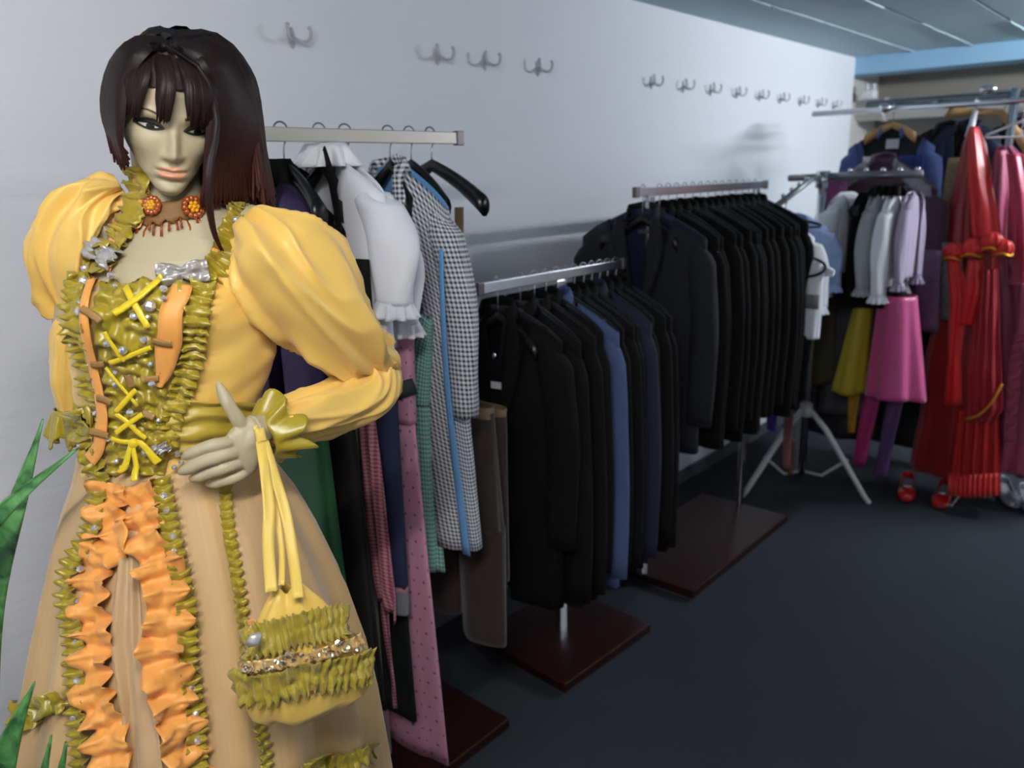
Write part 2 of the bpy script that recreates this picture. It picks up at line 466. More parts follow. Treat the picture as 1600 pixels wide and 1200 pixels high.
def make_coat(name, label, cat, fabric, w=0.215, L=0.95, hem=0.2, t=0.028, t1=0.034, slope=0.42, drop=0.085, gap0=0.30, gap1=0.04,
              sleeve=0.60, lapel=True, seed=0, group=None, lining=None, collar=True, buttons=3, sr=(0.062, 0.048), tagm=None, sl_out=0.004, detail=True, folds=.12, gs=0.0, squash=.62):
    o = thing(name, label, cat, group=group)
    zt = -drop + 0.012
    rows, uvs = coat_shell(w, hem, t, t1, slope, zt, L, gap0, gap1, seed, folds, gs)
    MB().grid(rows, False, uvs).build('coat_body', [fabric, lining or LINING], o, solid=0.004, soff=1)
    for s in (-1, 1):
        r, u = sleeve_rows(s, w, zt, slope, sleeve, sr[0], sr[1], sl_out, -0.01, seed + s, squash=squash)
        MB().loft(r, (True, True), u).build('sleeve', fabric, o)
    if lapel and detail:
        for s in (-1, 1):       # folded lapel lying on the front beside the opening
            P = []
            for j in range(12):
                v = j / 11; z = zt - 0.02 - v * 0.34
                xin = s * (0.048 * (1 - v) + 0.006); wd = 0.006 + 0.062 * math.sin(PI * min(1, v * 0.9 + .08)) ** .8 * (1 - .45 * v)
                P.append([(xin + s * wd * k / 4, -t - 0.010 - 0.006 * math.sin(PI * k / 4), z - 0.01 * k / 4) for k in range(5)])
            MB().grid(P, uv=[[(p[0], p[2]) for p in r] for r in P]).build('lapel', fabric, o, solid=0.004)
    if collar and detail:
        P = []
        for j in range(4):
            P.append([(0.052 * math.sin(a) * (1 + .1 * j), 0.030 * math.cos(a) * (1 + .25 * j) - 0.004, zt + 0.028 - 0.016 * j - 0.012 * abs(math.sin(a)) + (-0.03 if math.cos(a) < 0 else 0) * abs(math.cos(a)))
                      for a in [-2.3 + 4.6 * k / 20 for k in range(21)]])
        MB().grid(P, uv=[[(p[0], p[2]) for p in r] for r in P]).build('collar', fabric, o, solid=0.004)
    if buttons and detail:
        for k in range(buttons):
            MB().ball((0.02, -t1 - 0.012, zt - 0.36 - 0.09 * k), (0.009, 0.004, 0.009), 10, 5).build('button', BTN, o)
    if tagm:
        MB().box((-0.022, -0.006 + t * 0.5, zt - 0.085), (0.022, -0.004 + t * 0.5, zt - 0.072)).build('neck_label', tagm, o, smooth=False)
    return o
BLACKF = [mat('black_wool', (9, 9, 10), 0.85, bump=0.3, bscale=700, spec=.2), mat('black_twill', (12, 12, 13), 0.8, bump=0.3, bscale=500, spec=.2), mat('charcoal_wool', (15, 15, 18), 0.85, bump=0.3, bscale=600, spec=.2)]
NAVY = mat('navy_wool', (12, 15, 26), 0.8, bump=0.3, bscale=600)
BLUE = mat('slate_blue_wool', (76, 92, 134), 0.8, bump=0.3, bscale=600)
DNAVY = mat('deep_navy_wool', (26, 32, 56), 0.8, bump=0.3, bscale=600)

def hang(obj, y, z, rot=0.0, dx=0.0):
    obj.location = (RX + dx, y, z); obj.rotation_euler = (0, 0, rot)

# --- middle rack (rack with low rail): twelve garments
Z2 = 1.305
ys2 = [1.685, 1.785, 1.85, 1.905, 1.957, 2.005, 2.05, 2.10, 2.145, 2.19, 2.235, 2.285]
labs2 = ['front black suit hanger inside the open waistcoat on the middle rack']
h2 = None
proto2 = None
for i, y in enumerate(ys2):
    rot = random.uniform(-0.10, 0.05) + (0.16 if i == 0 else 0)
    hl = 'black hanger on the low middle rail, %s from its near end' % ORD[i + 1]
    if h2 is None: h2 = make_hanger(hl, drop=.094, span=.145, slope=.48, group='hangers on the middle rack'); hang(h2, y, Z2, rot)
    else: dup(h2, (RX, y, Z2), rot, hl)
    if i == 0:
        c = make_coat('waistcoat_suit', 'open black coat with small white tag, nearest on the low middle rail', 'coat', BLACKF[0], w=0.205, L=0.91, hem=0.20, gap0=0.50, gap1=0.10, sleeve=0.62, seed=3, buttons=0, group='coats on the middle rack')
        MB().box((0.0, -0.050, -0.305), (0.034, -0.047, -0.285)).build('price_tag', WHITEPL, c, smooth=False)
        # dark waistcoat worn inside, with a chrome clip
        V = [[(x, -0.014 - 0.012 * math.cos(x / 0.09 * 1.5), z - (0.10 if abs(x) < .02 else 0) * max(0, 1 - (-.12 - z) / .2)) for x in np.linspace(-.09, .09, 13)] for z in np.linspace(-.12, -.55, 14)]
        MB().grid(V).build('waistcoat_front', BLACKF[2], c, solid=0.004)
        MB().ball((0.012, -0.045, -0.21), (0.007, 0.004, 0.010), 8, 5).build('clip', CHROME, c)
        hang(c, y, Z2, rot)
        continue
    lb = 'long black coat on the low middle rail, %s from its near end' % ORD[i + 1]
    fab = BLACKF[i % 3]
    if i == 4: fab, lb = BLUE, 'slate blue long coat amid black coats on the middle rack'
    if i == 8: fab, lb = DNAVY, 'dark navy long coat behind the slate blue one on the middle rack'
    key = (i in (4, 8))
    if proto2 is None or key:
        c = make_coat('long_coat', lb, 'coat', fab, w=0.228, L=0.92 if i != 4 else 0.935, hem=0.235, t=0.020, t1=0.024, sleeve=0.80, seed=11 + i, sr=(0.050, 0.046), squash=.45, group='coats on the middle rack')
        if not key: proto2 = c
        hang(c, y, Z2, rot)
    else:
        c = dup(proto2, (RX, y, Z2), rot, lb)
        c.scale = (random.uniform(0.95, 1.04), 1, random.uniform(0.95, 1.03))

# --- far rack: fifteen suit jackets
Z3 = 1.54
ys3 = [2.45] + [2.56 + 0.06 * k for k in range(14)]
c3 = None
for i, y in enumerate(ys3):
    rot = random.uniform(-0.08, 0.06) + (0.10 if i == 0 else 0)
    hl = 'black hanger on the two-post rail of suit jackets, %s from its near end' % ORD[i + 1]
    dup(h2, (RX, y, Z3), rot, hl, 'hangers on the far jacket rack')
    lb = 'black suit jacket on the two-post rack, %s from its near end' % ORD[i + 1]
    if i == 0:
        c = make_coat('suit_jacket', 'dark navy suit jacket facing forward, nearest on the two-post rack', 'jacket', NAVY, w=0.235, L=0.86, hem=0.23, gap0=0.42, gap1=0.10, t=0.035, t1=0.04, sleeve=0.66, seed=5, tagm=MM('neck_tag', (70, 74, 84), .6), group='suit jackets on the far rack', lining=mat('navy_lining', (26, 34, 62), 0.4))
        hang(c, y, Z3, rot)
    elif c3 is None:
        c3 = make_coat('suit_jacket', lb, 'jacket', BLACKF[0], w=0.238, L=0.84, hem=0.245, t=0.022, t1=0.026, sleeve=0.76, seed=21, sr=(0.054, 0.050), squash=.45, group='suit jackets on the far rack')
        hang(c3, y, Z3, rot); c = c3
    else:
        c = dup(c3, (RX, y, Z3), rot, lb)
        c.scale = (random.uniform(0.95, 1.05), 1, random.uniform(0.95, 1.04))
        if i % 3:
            for ch in c.children:
                if not ch.name.startswith('button') and i % 3 == 1:
                    pass
# ------------------------------------------------------------------ the mannequin in the yellow ball gown
MO = np.array([-1.166, 0.574, 0.0]); MPHI = math.atan2(1.166, 0.574)
_c, _s = math.cos(MPHI), math.sin(MPHI)
def to_local(p):
    d = np.array(p, float) - MO
    return np.array([_c * d[0] + _s * d[1], -_s * d[0] + _c * d[1], d[2]])
CAML = to_local(EYE)
def rayl(px, py):
    d = ray(px, py); return np.array([_c * d[0] + _s * d[1], -_s * d[0] + _c * d[1], d[2]])
def ML(px, py, fwd=0.0):
    """point of the mannequin's own space seen at a photo position, fwd metres in front of its axis plane"""
    d = rayl(px, py); return CAML + d * ((-fwd - CAML[1]) / d[1])
class Surf:
    def __init__(s): s.v = []; s.f = []; s.t = None
    def add(s, mb):
        k = len(s.v); s.v += [Vector(p) for p in mb.v]; s.f += [tuple(i + k for i in f) for f in mb.f]; s.t = None; return s
    def hit(s, px, py, off=0.0):
        if s.t is None: s.t = BVHTree.FromPolygons(s.v, s.f)
        d = Vector(rayl(px, py)); p, n, i, q = s.t.ray_cast(Vector(CAML), d)
        if p is None:
            p, n, i, q = s.t.find_nearest(Vector(ML(px, py, 0.06)))
        if n.dot(d) > 0: n = -n
        return p + n * off, n
    def path(s, pxs, n, off=0.0):
        P = smooth_path(pxs, n); return [s.hit(p[0], p[1], off) for p in P]
def smooth_normals(pn, k=3):
    out = []
    for i in range(len(pn)):
        a = Vector((0, 0, 0))
        for j in range(max(0, i - k), min(len(pn), i + k + 1)): a += pn[j][1]
        out.append((pn[i][0], a.normalized()))
    return out

mannequin = thing('mannequin', 'dark-wigged female mannequin wearing a yellow and olive ball gown', 'mannequin', tuple(MO), MPHI)

SKIN = mat('mannequin_skin', (182, 168, 138), 0.5, sss=0.05)
YSATIN = mat('yellow_satin', (236, 192, 98), 0.42, sheen=0.25, bump=0.05, bscale=900, spec=0.45)
OLIVE = mat('olive_satin', (158, 138, 22), 0.34, sheen=0.2, spec=0.7, var=0.15, scale=25)
ORANGE = mat('apricot_satin', (234, 160, 78), 0.45, sheen=0.2, spec=0.4)
TAN = mat('tan_ribbon', (150, 112, 60), 0.6)
SILVER = mat('silver_ribbon', (184, 180, 178), 0.32, 0.4)
GEM = mat('rhinestone_glass', (225, 225, 235), 0.12, 0.7)
LACE = mat('bright_yellow_ribbon', (226, 196, 22), 0.3, sheen=0.2)

def skirt_mat(name, c1, c2, c3, alpha=1.0):
    s = NT(name); uv = s.n('ShaderNodeUVMap'); mp = s.n('ShaderNodeMapping'); mp.inputs['Scale'].default_value = (60, 1.2, 1)
    s.l(uv.outputs[0], mp.inputs[0]); nz = s.n('ShaderNodeTexNoise', Scale=2.0, Detail=4.0); s.l(mp.outputs[0], nz.inputs['Vector'])
    mp2 = s.n('ShaderNodeMapping'); mp2.inputs['Scale'].default_value = (9, 0.6, 1); s.l(uv.outputs[0], mp2.inputs[0])
    n2 = s.n('ShaderNodeTexNoise', Scale=2.0, Detail=3.0); s.l(mp2.outputs[0], n2.inputs['Vector'])
    a = s.mixc(nz.outputs[0], lin(c1), lin(c2))
    r = s.n('ShaderNodeValToRGB'); r.color_ramp.elements[0].position = 0.45; r.color_ramp.elements[1].position = 0.65
    s.l(n2.outputs[0], r.inputs[0])
    s.l(s.mixc(s.math('MULTIPLY', r.outputs[0], 0.6), a, lin(c3)), s.b.inputs['Base Color'])
    s.b.inputs['Roughness'].default_value = 0.6; s.b.inputs['Sheen Weight'].default_value = 0.3
    s.b.inputs['Alpha'].default_value = alpha
    return s.m
ORGANZA = skirt_mat('tan_organza', (188, 152, 104), (206, 172, 126), (196, 154, 92))

# ---- torso as stacked ellipses, turned towards the photo's left
YAW = math.radians(-18)
def ring_at(cx, cy, z, a, b, n=96, yaw=YAW, f=None):
    out = []
    for i in range(n):
        th = 2 * PI * i / n        # 0 = front
        r = f(th) if f else 1.0
        x, y = a * r * math.sin(th), -b * r * math.cos(th)
        out.append((cx + x * math.cos(yaw) - y * math.sin(yaw), cy + x * math.sin(yaw) + y * math.cos(yaw), z))
    return out
# photo rows: y, left edge, right edge, depth
TROWS = [(405, 128, 396, .088), (440, 112, 402, .100), (480, 106, 408, .108), (520, 104, 422, .104), (560, 106, 428, .098), (600, 112, 414, .090),
         (640, 118, 402, .086), (680, 120, 398, .086), (725, 112, 408, .092)]
def torso_ring(py, scale=1.0, add=0.0, **k):
    l = interp(py, [r[0] for r in TROWS], [r[1] for r in TROWS]); r = interp(py, [r[0] for r in TROWS], [r[2] for r in TROWS])
    d = interp(py, [q[0] for q in TROWS], [q[3] for q in TROWS])
    L, R = ML(l, py), ML(r, py)
    return dict(cx=(L[0] + R[0]) / 2, cy=0.0, z=(L[2] + R[2]) / 2, a=(R[0] - L[0]) / 2 * scale + add, b=d * scale + add)

# ---- body: head, neck, chest, arm and hand melted into one skin
HW = ([-.118, -.112, -.10, -.08, -.06, -.04, -.02, 0, .02, .05, .08, .10, .107, .11],)
def _hp(z):
    zs = [-.119, -.114, -.104, -.092, -.08, -.06, -.04, -.02, 0, .02, .05, .08, .098, .107, .11]
    w = [.004, .015, .0225, .031, .041, .053, .063, .068, .071, .074, .073, .062, .043, .022, .003]
    f = [-.058, -.072, -.080, -.082, -.083, -.085, -.086, -.086, -.087, -.090, -.086, -.071, -.046, -.022, .002]
    b = [-.050, -.036, -.022, -.005, .014, .050, .078, .090, .095, .098, .095, .080, .054, .030, .006]
    return interp(z, zs, w), interp(z, zs, f), interp(z, zs, b)
def _g(x, m, s): return math.exp(-((x - m) / s) ** 2)
def face_feat(x, z):
    ax = abs(x)
    amp = interp(z, [-.056, -.052, -.047, -.041, -.034, -.018, -.002, .010, .03], [0, .004, .017, .023, .020, .013, .0055, .002, 0])
    sg = interp(z, [-.05, -.042, -.02, 0.01], [.0092, .0084, .0066, .0066])
    d = amp * _g(x, 0, sg)
    d += .0045 * _g(ax, .0115, .005) * _g(z, -.0445, .0055)
    d -= .0025 * _g(ax, .006, .003) * _g(z, -.0515, .002)
    d += .0045 * _g(ax, .030, .018) * _g(z, .016, .008)
    d -= .0125 * _g(ax, .031, .0165) * _g(z, -.003, .0105)
    d += .0075 * _g(ax, .032, .0115) * _g(z, -.003, .0075)
    d -= .0020 * _g(ax, .032, .014) * _g(z, .0055, .0022)
    d += .0050 * _g(ax, .046, .017) * _g(z, -.030, .016)
    d -= .0040 * _g(ax, .040, .014) * _g(z, -.066, .016)
    lw = max(0.0, 1 - (ax / .026) ** 2)
    d += .0060 * lw * _g(z, -.0645 - .0015 * _g(x, 0, .004), .0042) + .0072 * lw * _g(z, -.0765, .0050)
    d -= .0042 * (lw ** .5 if lw > 0 else 0) * _g(z, -.0702, .0016)
    d -= .0022 * _g(x, 0, .0035) * _g(z, -.058, .004)
    d -= .0045 * _g(x, 0, .022) * _g(z, -.0865, .005)
    d += .0065 * _g(x, 0, .017) * _g(z, -.101, .009)
    return d
def head_ring(z, n):
    w, f, b = _hp(z); out = []
    cy = (f + b) / 2; hd = (b - f) / 2
    for i in range(n):
        th = 2 * PI * i / n
        s, c = math.sin(th), math.cos(th)
        x = w * math.copysign(abs(s) ** 0.88, s)
        y = cy - hd * math.copysign(abs(c) ** 0.95, c)
        if c > 0: y -= face_feat(x, z) * min(1, c * 3)
        out.append((x, y, z))
    return out
def face_pt(x, z, off=0.0):
    w, f, b = _hp(z); cy = (f + b) / 2; hd = (b - f) / 2
    s = min(.999, (abs(x) / w) ** (1 / .88)); c = math.sqrt(1 - s * s)
    return (x, cy - hd * c ** 0.95 - face_feat(x, z) * min(1, c * 3) - off, z)
# head placed so the eye line and chin fall where the photo shows them; bowed forward and tilted to her left
HEADC = Vector(ML(279, 205, 0.02))
HROT = Matrix.Rotation(math.radians(7.5), 3, 'Y') @ Matrix.Rotation(math.radians(6), 3, 'Z') @ Matrix.Rotation(math.radians(18), 3, 'X')
HS = np.array((.915, .87, .85))
HEADC = Vector(ML(272.5, 204, .105)) - HROT @ Vector(np.array((0, -.088, -.003)) * HS)
def H(p): return HEADC + HROT @ Vector(np.array(p, float) * HS)
body = MB()
hn = 150
hz = list(np.linspace(-.119, -.05, 60)) + list(np.linspace(-.049, .02, 50)) + list(np.linspace(.022, .11, 34))
hm = MB().loft([[H(p) for p in head_ring(z, hn)] for z in hz])
body.add(hm.v, hm.f)
for s in (-1, 1):       # ears
    e = MB().ball((s * .073, .006, -.018), (.008, .016, .029), 14, 8); body.add([H(p) for p in e.v], e.f)
neck0, neck1 = H((0, .022, -.075)), Vector(ML(272, 372, -.005))
nk = MB().tube([H((0, .02, -.03)), neck0, neck0.lerp(neck1, .35), neck0.lerp(neck1, .7), neck1, neck1 + Vector((0, .01, -.05))], [(.046, .05), (.046, .050), (.0455, .047), (.049, .050), (.064, .060), (.085, .07)], 40)
body.add(nk.v, nk.f)
def crow(py, l, r, dep, cy=0.0):
    L, R = ML(l, py), ML(r, py); return ring_at((L[0] + R[0]) / 2, cy, (L[2] + R[2]) / 2, (R[0] - L[0]) / 2, dep, 64)
chest = [crow(318, 215, 345, .045, .012), crow(330, 192, 372, .056, .012), crow(345, 172, 394, .065, .010), crow(370, 152, 404, .076, .006), crow(400, 138, 400, .086), crow(425, 130, 396, .092),
         crow(450, 125, 394, .096), crow(480, 118, 396, .100), crow(520, 118, 406, .097), crow(560, 122, 410, .09), crow(620, 130, 392, .08), crow(700, 135, 380, .08)]
cm = MB().loft(chest); body.add(cm.v, cm.f)
cl = MB()               # soft bust under the neckline and the two collarbones
for bx, by in ((190, 500), (290, 504)):
    p = ML(bx, by, .055); cl.ball(p, (.055, .036, .055), 32, 20)
body.add(cl.v, cl.f)
SH, EL, WR = Vector(ML(405, 376, .03)), Vector(ML(572, 586, .045)), Vector(ML(412, 668, .150))
arm = MB().tube(smooth_path([ML(380, 360, .02), SH, SH.lerp(EL, .5), EL, ML(566, 612, .055), ML(500, 646, .098), WR, WR + (WR - Vector(ML(500, 646, .098))).normalized() * .02], 48),
                list(np.interp(np.linspace(0, 1, 48), [0, .2, .45, .7, .9, 1], [.042, .040, .024, .018, .020, .022])), 24)
body.add(arm.v, arm.f)
arm2 = MB().tube(smooth_path([ML(185, 345, -.03), ML(150, 372, -.05), ML(122, 480, -.07), ML(118, 580, -.09), ML(150, 660, -.12)], 30), list(np.linspace(.042, .024, 30)), 20)
body.add(arm2.v, arm2.f)
# hand: back of the left hand towards us, thumb up, fingers lying across the waist
def HP(px, py, f): return Vector(ML(px, py, f))
palm = MB()
prow = [((398, 648, .150), (420, 690, .148), .017), ((372, 662, .158), (408, 718, .154), .018), ((360, 672, .163), (398, 736, .157), .0165), ((351, 684, .165), (388, 744, .158), .013)]
rings = []
for (a, b, th) in prow:
    A, B = HP(*a), HP(*b); cc = (A + B) / 2; u = (B - A) / 2; vdir = Vector((0.15, -1, 0.1)).normalized() * th
    rings.append([cc + u * math.cos(q) * (1 if True else 0) + vdir * math.copysign(abs(math.sin(q)) ** .8, math.sin(q)) for q in [2 * PI * i / 28 for i in range(28)]])
palm.loft(rings); palm.tube([WR, HP(392, 682, .154), HP(375, 700, .16)], [.020, .022, .018], 20)
body.add(palm.v, palm.f)
def finger(pts, r):
    P = smooth_path([HP(*p) for p in pts], 30)
    R = [interp(t, [0, .3, .38, .5, .66, .72, .85, .96, 1], [r * 1.04, r * .98, r * 1.05, r * .94, r * .92, r * .96, r * .80, r * .52, r * .2]) for t in np.linspace(0, 1, 30)]
    f_ = MB().tube(P, R, 16); body.add(f_.v, f_.f)
finger([(366, 690, .163), (348, 693, .172), (322, 699, .174), (301, 708, .166), (285, 716, .152)], .0094)
finger([(374, 706, .163), (352, 711, .175), (322, 720, .176), (298, 731, .166), (279, 739, .150)], .0096)
finger([(380, 722, .160), (360, 728, .172), (334, 736, .172), (312, 744, .162), (296, 749, .148)], .0092)
finger([(386, 736, .156), (372, 744, .165), (352, 751, .164), (336, 755, .156), (322, 757, .146)], .0080)
finger([(396, 690, .150), (380, 668, .158), (365, 645, .162), (354, 626, .160), (340, 597, .152)], .0100)
bo = body.build('raw_body', SKIN)
rm = bo.modifiers.new('remesh', 'REMESH'); rm.mode = 'VOXEL'; rm.voxel_size = 0.0016; rm.use_smooth_shade = True
sm_ = bo.modifiers.new('smooth', 'SMOOTH'); sm_.factor = 0.5; sm_.iterations = 2
dg = bpy.context.evaluated_depsgraph_get(); dg.update()
bme = bpy.data.meshes.new_from_object(bo.evaluated_get(dg)); bme.name = 'body'
raw = bo.data; bpy.data.objects.remove(bo); bpy.data.meshes.remove(raw)
body_o = bpy.data.objects.new('body', bme); COL.objects.link(body_o); body_o.parent = mannequin
bme.materials.clear(); bme.materials.append(SKIN)
body_o['label'] = 'cream painted plastic body with sculpted face'

# ---- make-up and eyes, each a thin painted shape following the face
def face_patch(name, fn, m, nu=24, nv=8, off=.0012, parent=None, label=None):
    P = [[H(face_pt(*fn(u / nu, v / nv), off)) for u in range(nu + 1)] for v in range(nv + 1)]
    o = MB().grid(P).build(name, m, parent or body_o)
    if label: o['label'] = label
    return o
SHADOW = mat('eye_shadow_paint', (66, 60, 44), 0.6)
LASH = mat('lash_black', (16, 13, 12), 0.5)
EYEW = mat('eye_white_paint', (196, 190, 176), 0.25)
IRIS = mat('iris_paint', (34, 36, 34), 0.15)
LIPS = mat('lip_paint', (214, 146, 116), 0.35)
BROW = mat('brow_paint', (58, 44, 36), 0.7)
for s in (-1, 1):
    face_patch('eyeshadow', lambda u, v: (s * (.012 + .041 * u), -.004 + (.0115 * math.sin(PI * u ** .85) + .003 * u) * (v * 1.55 - .50)), SHADOW, off=.0008)
    e = face_patch('eye', lambda u, v: (s * (.0175 + .030 * u), -.0045 + .002 * u + .0037 * math.sin(PI * u) * (2 * v - 1)), EYEW, off=.0015)
    face_patch('iris', lambda u, v: (s * (.0320 + .0056 * v * math.cos(2 * PI * u)) + .001, -.0040 + .0042 * v * math.sin(2 * PI * u)), IRIS, off=.0020, parent=body_o)
    face_patch('upper_lash', lambda u, v: (s * (.0160 + .0345 * u), -.0045 + .003 * u + .0044 * math.sin(PI * u) + (v - .3) * .0060 * (.35 + u)), LASH, nv=3, off=.0024)
    face_patch('lower_lash', lambda u, v: (s * (.0190 + .0305 * u), -.0045 + .002 * u - .0037 * math.sin(PI * u) + (v - .5) * .0018), LASH, nv=3, off=.0022)
    face_patch('eyebrow', lambda u, v: (s * (.013 + .040 * u), .0165 + .006 * math.sin(PI * u ** 1.4) + (v - .5) * .0045 * (1 - .7 * u)), BROW, nv=3, off=.0010)
def lip(u, v, up):
    x = (u * 2 - 1) * .0215; k = max(0, 1 - (x / .0215) ** 2)
    zl = -.0705 + .0006 * (1 - k)
    top = zl + (.0098 * k ** .8 - .0022 * _g(x, 0, .0045)); bot = zl - .0122 * k ** .75
    return x, zl + (top - zl) * v if up else zl + (bot - zl) * v
face_patch('upper_lip', lambda u, v: lip(u, v, True), LIPS, 30, 8, .0007)
face_patch('lower_lip', lambda u, v: lip(u, v, False), LIPS, 30, 8, .0007)

# ---- wig
def hair_mat():
    s = NT('wig_hair'); uv = s.n('ShaderNodeUVMap'); sp = s.n('ShaderNodeSeparateXYZ'); s.l(uv.outputs[0], sp.inputs[0])
    r = s.n('ShaderNodeValToRGB'); e = r.color_ramp.elements
    e[0].position = 0.05; e[0].color = lin((20, 14, 15)); e[1].position = 1.0; e[1].color = lin((74, 32, 24))
    k = r.color_ramp.elements.new(0.55); k.color = lin((38, 22, 21))
    s.l(sp.outputs[1], r.inputs[0])
    nz = s.n('ShaderNodeTexNoise', Scale=30.0); mp = s.n('ShaderNodeMapping'); mp.inputs['Scale'].default_value = (40, .3, 1)
    s.l(uv.outputs[0], mp.inputs[0]); s.l(mp.outputs[0], nz.inputs['Vector'])
    s.l(s.mixc(s.math('MULTIPLY', nz.outputs[0], 0.55), r.outputs[0], lin((18, 11, 11))), s.b.inputs['Base Color'])
    s.b.inputs['Roughness'].default_value = 0.5; s.b.inputs['Specular IOR Level'].default_value = 0.22
    return s.m
HAIR = hair_mat()
wig_c = Vector(ML(297, 160, -0.022))
WA, WB, WT = 0.097, 0.108, 0.103          # half width, half depth, height above centre
def scalp(az, el, k=1.0):
    """az 0 = front (to the photo), + to the photo's right; el 0 equator .. pi/2 top"""
    return wig_c + Vector((WA * k * math.cos(el) * math.sin(az), -WB * k * math.cos(el) * math.cos(az), WT * k * math.sin(el)))
def HO(x, y, z): return H((x, y, z))
def FO(x, z, off): return H(face_pt(x, z, off))
rh = random.Random(3)
# the parting runs from the fringe back over the crown
part_f, part_b = H((-.012, -.050, .113)), Vector(ML(282, 46, -.05))
wig = MB()
def lock(pts, w, seed, uoff, us=1.0):
    P = [Vector(p) for p in smooth_path(pts, 16)]
    rr = random.Random(seed); rows, uvs = [], []
    for i, p in enumerate(P):
        t = (P[min(i + 1, 15)] - P[max(i - 1, 0)]).normalized()
        out = (p - wig_c); out.z *= .35; out = (out - t * out.dot(t)).normalized(); side = t.cross(out).normalized()
        s = i / 15; ww = w * (0.75 + .5 * math.sin(PI * min(1, s * 1.1 + .1))) * (1 - .85 * max(0, (s - .72) / .28) ** 1.6)
        row, uvr = [], []
        for k in range(5):
            c = k / 2 - 1
            row.append(p + side * (c * ww) + out * (0.0028 * (1 - c * c))); uvr.append((uoff + c * .02, s * us))
        rows.append(row); uvs.append(uvr)
    wig.grid(rows, uv=uvs)
for k in range(620):
    az = rh.uniform(-PI, PI); lay = rh.random(); sc = 0.95 + 0.06 * lay
    deg = math.degrees(az)
    s0 = part_f.lerp(part_b, min(1, max(0, abs(az) / PI * 1.15 + rh.uniform(-.12, .12)))) + Vector((rh.uniform(-.003, .003), rh.uniform(-.01, .01), rh.uniform(-.002, .001)))
    if -52 < deg < 56: continue
    A = scalp(az, 1.0, sc); B = scalp(az, .45, sc); Cq = scalp(az, 0.0, sc)
    if deg < 0:      # photo left / back left: bob turning under at jaw height
        drop = interp(deg, [-180, -130, -75, -40], [.15, .13, .085, .075]) + rh.uniform(-.012, .012)
        inw = interp(deg, [-180, -130, -60, -40], [.01, .02, .030, .022])
    else:            # photo right: long, to the shoulder
        drop = interp(deg, [44, 60, 90, 130, 180], [.120, .135, .150, .155, .15]) + rh.uniform(-.02, .012)
        inw = interp(deg, [44, 90, 180], [.012, -.006, .01])
    rad = Vector((math.sin(az), -math.cos(az), 0))
    D = Cq - rad * (inw * .35) + Vector((0, 0, -drop * .5)); E = Cq - rad * inw + Vector((rh.uniform(-.005, .005), rh.uniform(-.005, .005), -drop))
    lock([s0, A, B, Cq, D, E], rh.uniform(.006, .011), k, rh.random() * 9)
# fringe: combed forward over the forehead with two gaps
for k in range(300):
    x1 = rh.uniform(-.072, .074)
    if -.046 < x1 < -.025 or -.008 < x1 < .015: continue
    ze = interp(x1, [-.072, -.058, -.044, -.030, -.018, -.008, .010, .028, .045, .074], [-.012, .004, .010, .018, .012, .016, .014, .010, .004, -.012]) + rh.uniform(-.005, .010)
    o = rh.uniform(.012, .019); xs = x1 * .62 - .006
    lock([part_f.lerp(part_b, rh.uniform(-.05, .45)) + HROT @ Vector((x1 * .22, 0, -.001)), FO(max(-.040, min(.040, xs)), .098, .011), FO(max(-.056, min(.056, x1 * .85)), .072, o + .004), FO(max(-.064, min(.064, x1 * .97)), .042, o + .002), FO(max(-.066, min(.066, x1)), ze, o - .004)],
         rh.uniform(.0035, .0062), k, rh.random() * 9, .6)
# side curtains framing the face
for k in range(190):
    t = rh.uniform(-.1, 1.1)
    lock([part_f.lerp(part_b, rh.uniform(.05, .8)) + Vector((rh.uniform(-.012, .0), 0, -.002)), HO(-.040 - .006 * t, -.055 + .03 * t, .106), HO(-.066 - .010 * t, -.056 + .05 * t, .062), HO(-.072 - .016 * t, -.066 + .06 * t, .005), HO(-.070 - .012 * t, -.066 + .06 * t, -.040), HO(-.060 - .010 * t + rh.uniform(-.005, .005), -.066 + .06 * t, -.066 + rh.uniform(-.018, .012))],
         rh.uniform(.004, .008), k, rh.random() * 9, .85)
for k in range(300):
    t = rh.uniform(-.1, 1.1)
    lock([part_f.lerp(part_b, rh.uniform(.05, .9)) + Vector((rh.uniform(.0, .012), 0, -.002)), HO(.034 + .014 * t, -.060 + .04 * t, .108), HO(.058 + .034 * t, -.066 + .05 * t, .070), HO(.058 + .064 * t, -.082 + .06 * t, .004), HO(.056 + .080 * t, -.080 + .06 * t, -.060), HO(.054 + .090 * t + rh.uniform(-.005, .005), -.072 + .06 * t, -.112 + rh.uniform(-.018, .014))],
         rh.uniform(.004, .009), k, rh.random() * 9)
# locks that close the fall of hair between the right curtain and the crown
for k in range(150):
    t = rh.random(); az = 1.05
    a = [part_f.lerp(part_b, .45), HO(.048, -.020, .108), HO(.092, -.016, .070), HO(.122, -.022, .004), HO(.136, -.020, -.060), HO(.144 + rh.uniform(-.005, .005), -.012, -.112 + rh.uniform(-.018, .014))]
    Cq = scalp(az, 0.0, 1.0); rad = Vector((math.sin(az), -math.cos(az), 0))
    b = [part_f.lerp(part_b, .8), scalp(az, 1.0), scalp(az, .45), Cq, Cq + Vector((0, 0, -.07)), Cq + Vector((0, 0, -.14 + rh.uniform(-.018, .012)))]
    lock([p.lerp(q, t) for p, q in zip(a, b)], rh.uniform(.005, .009), k, rh.random() * 9)
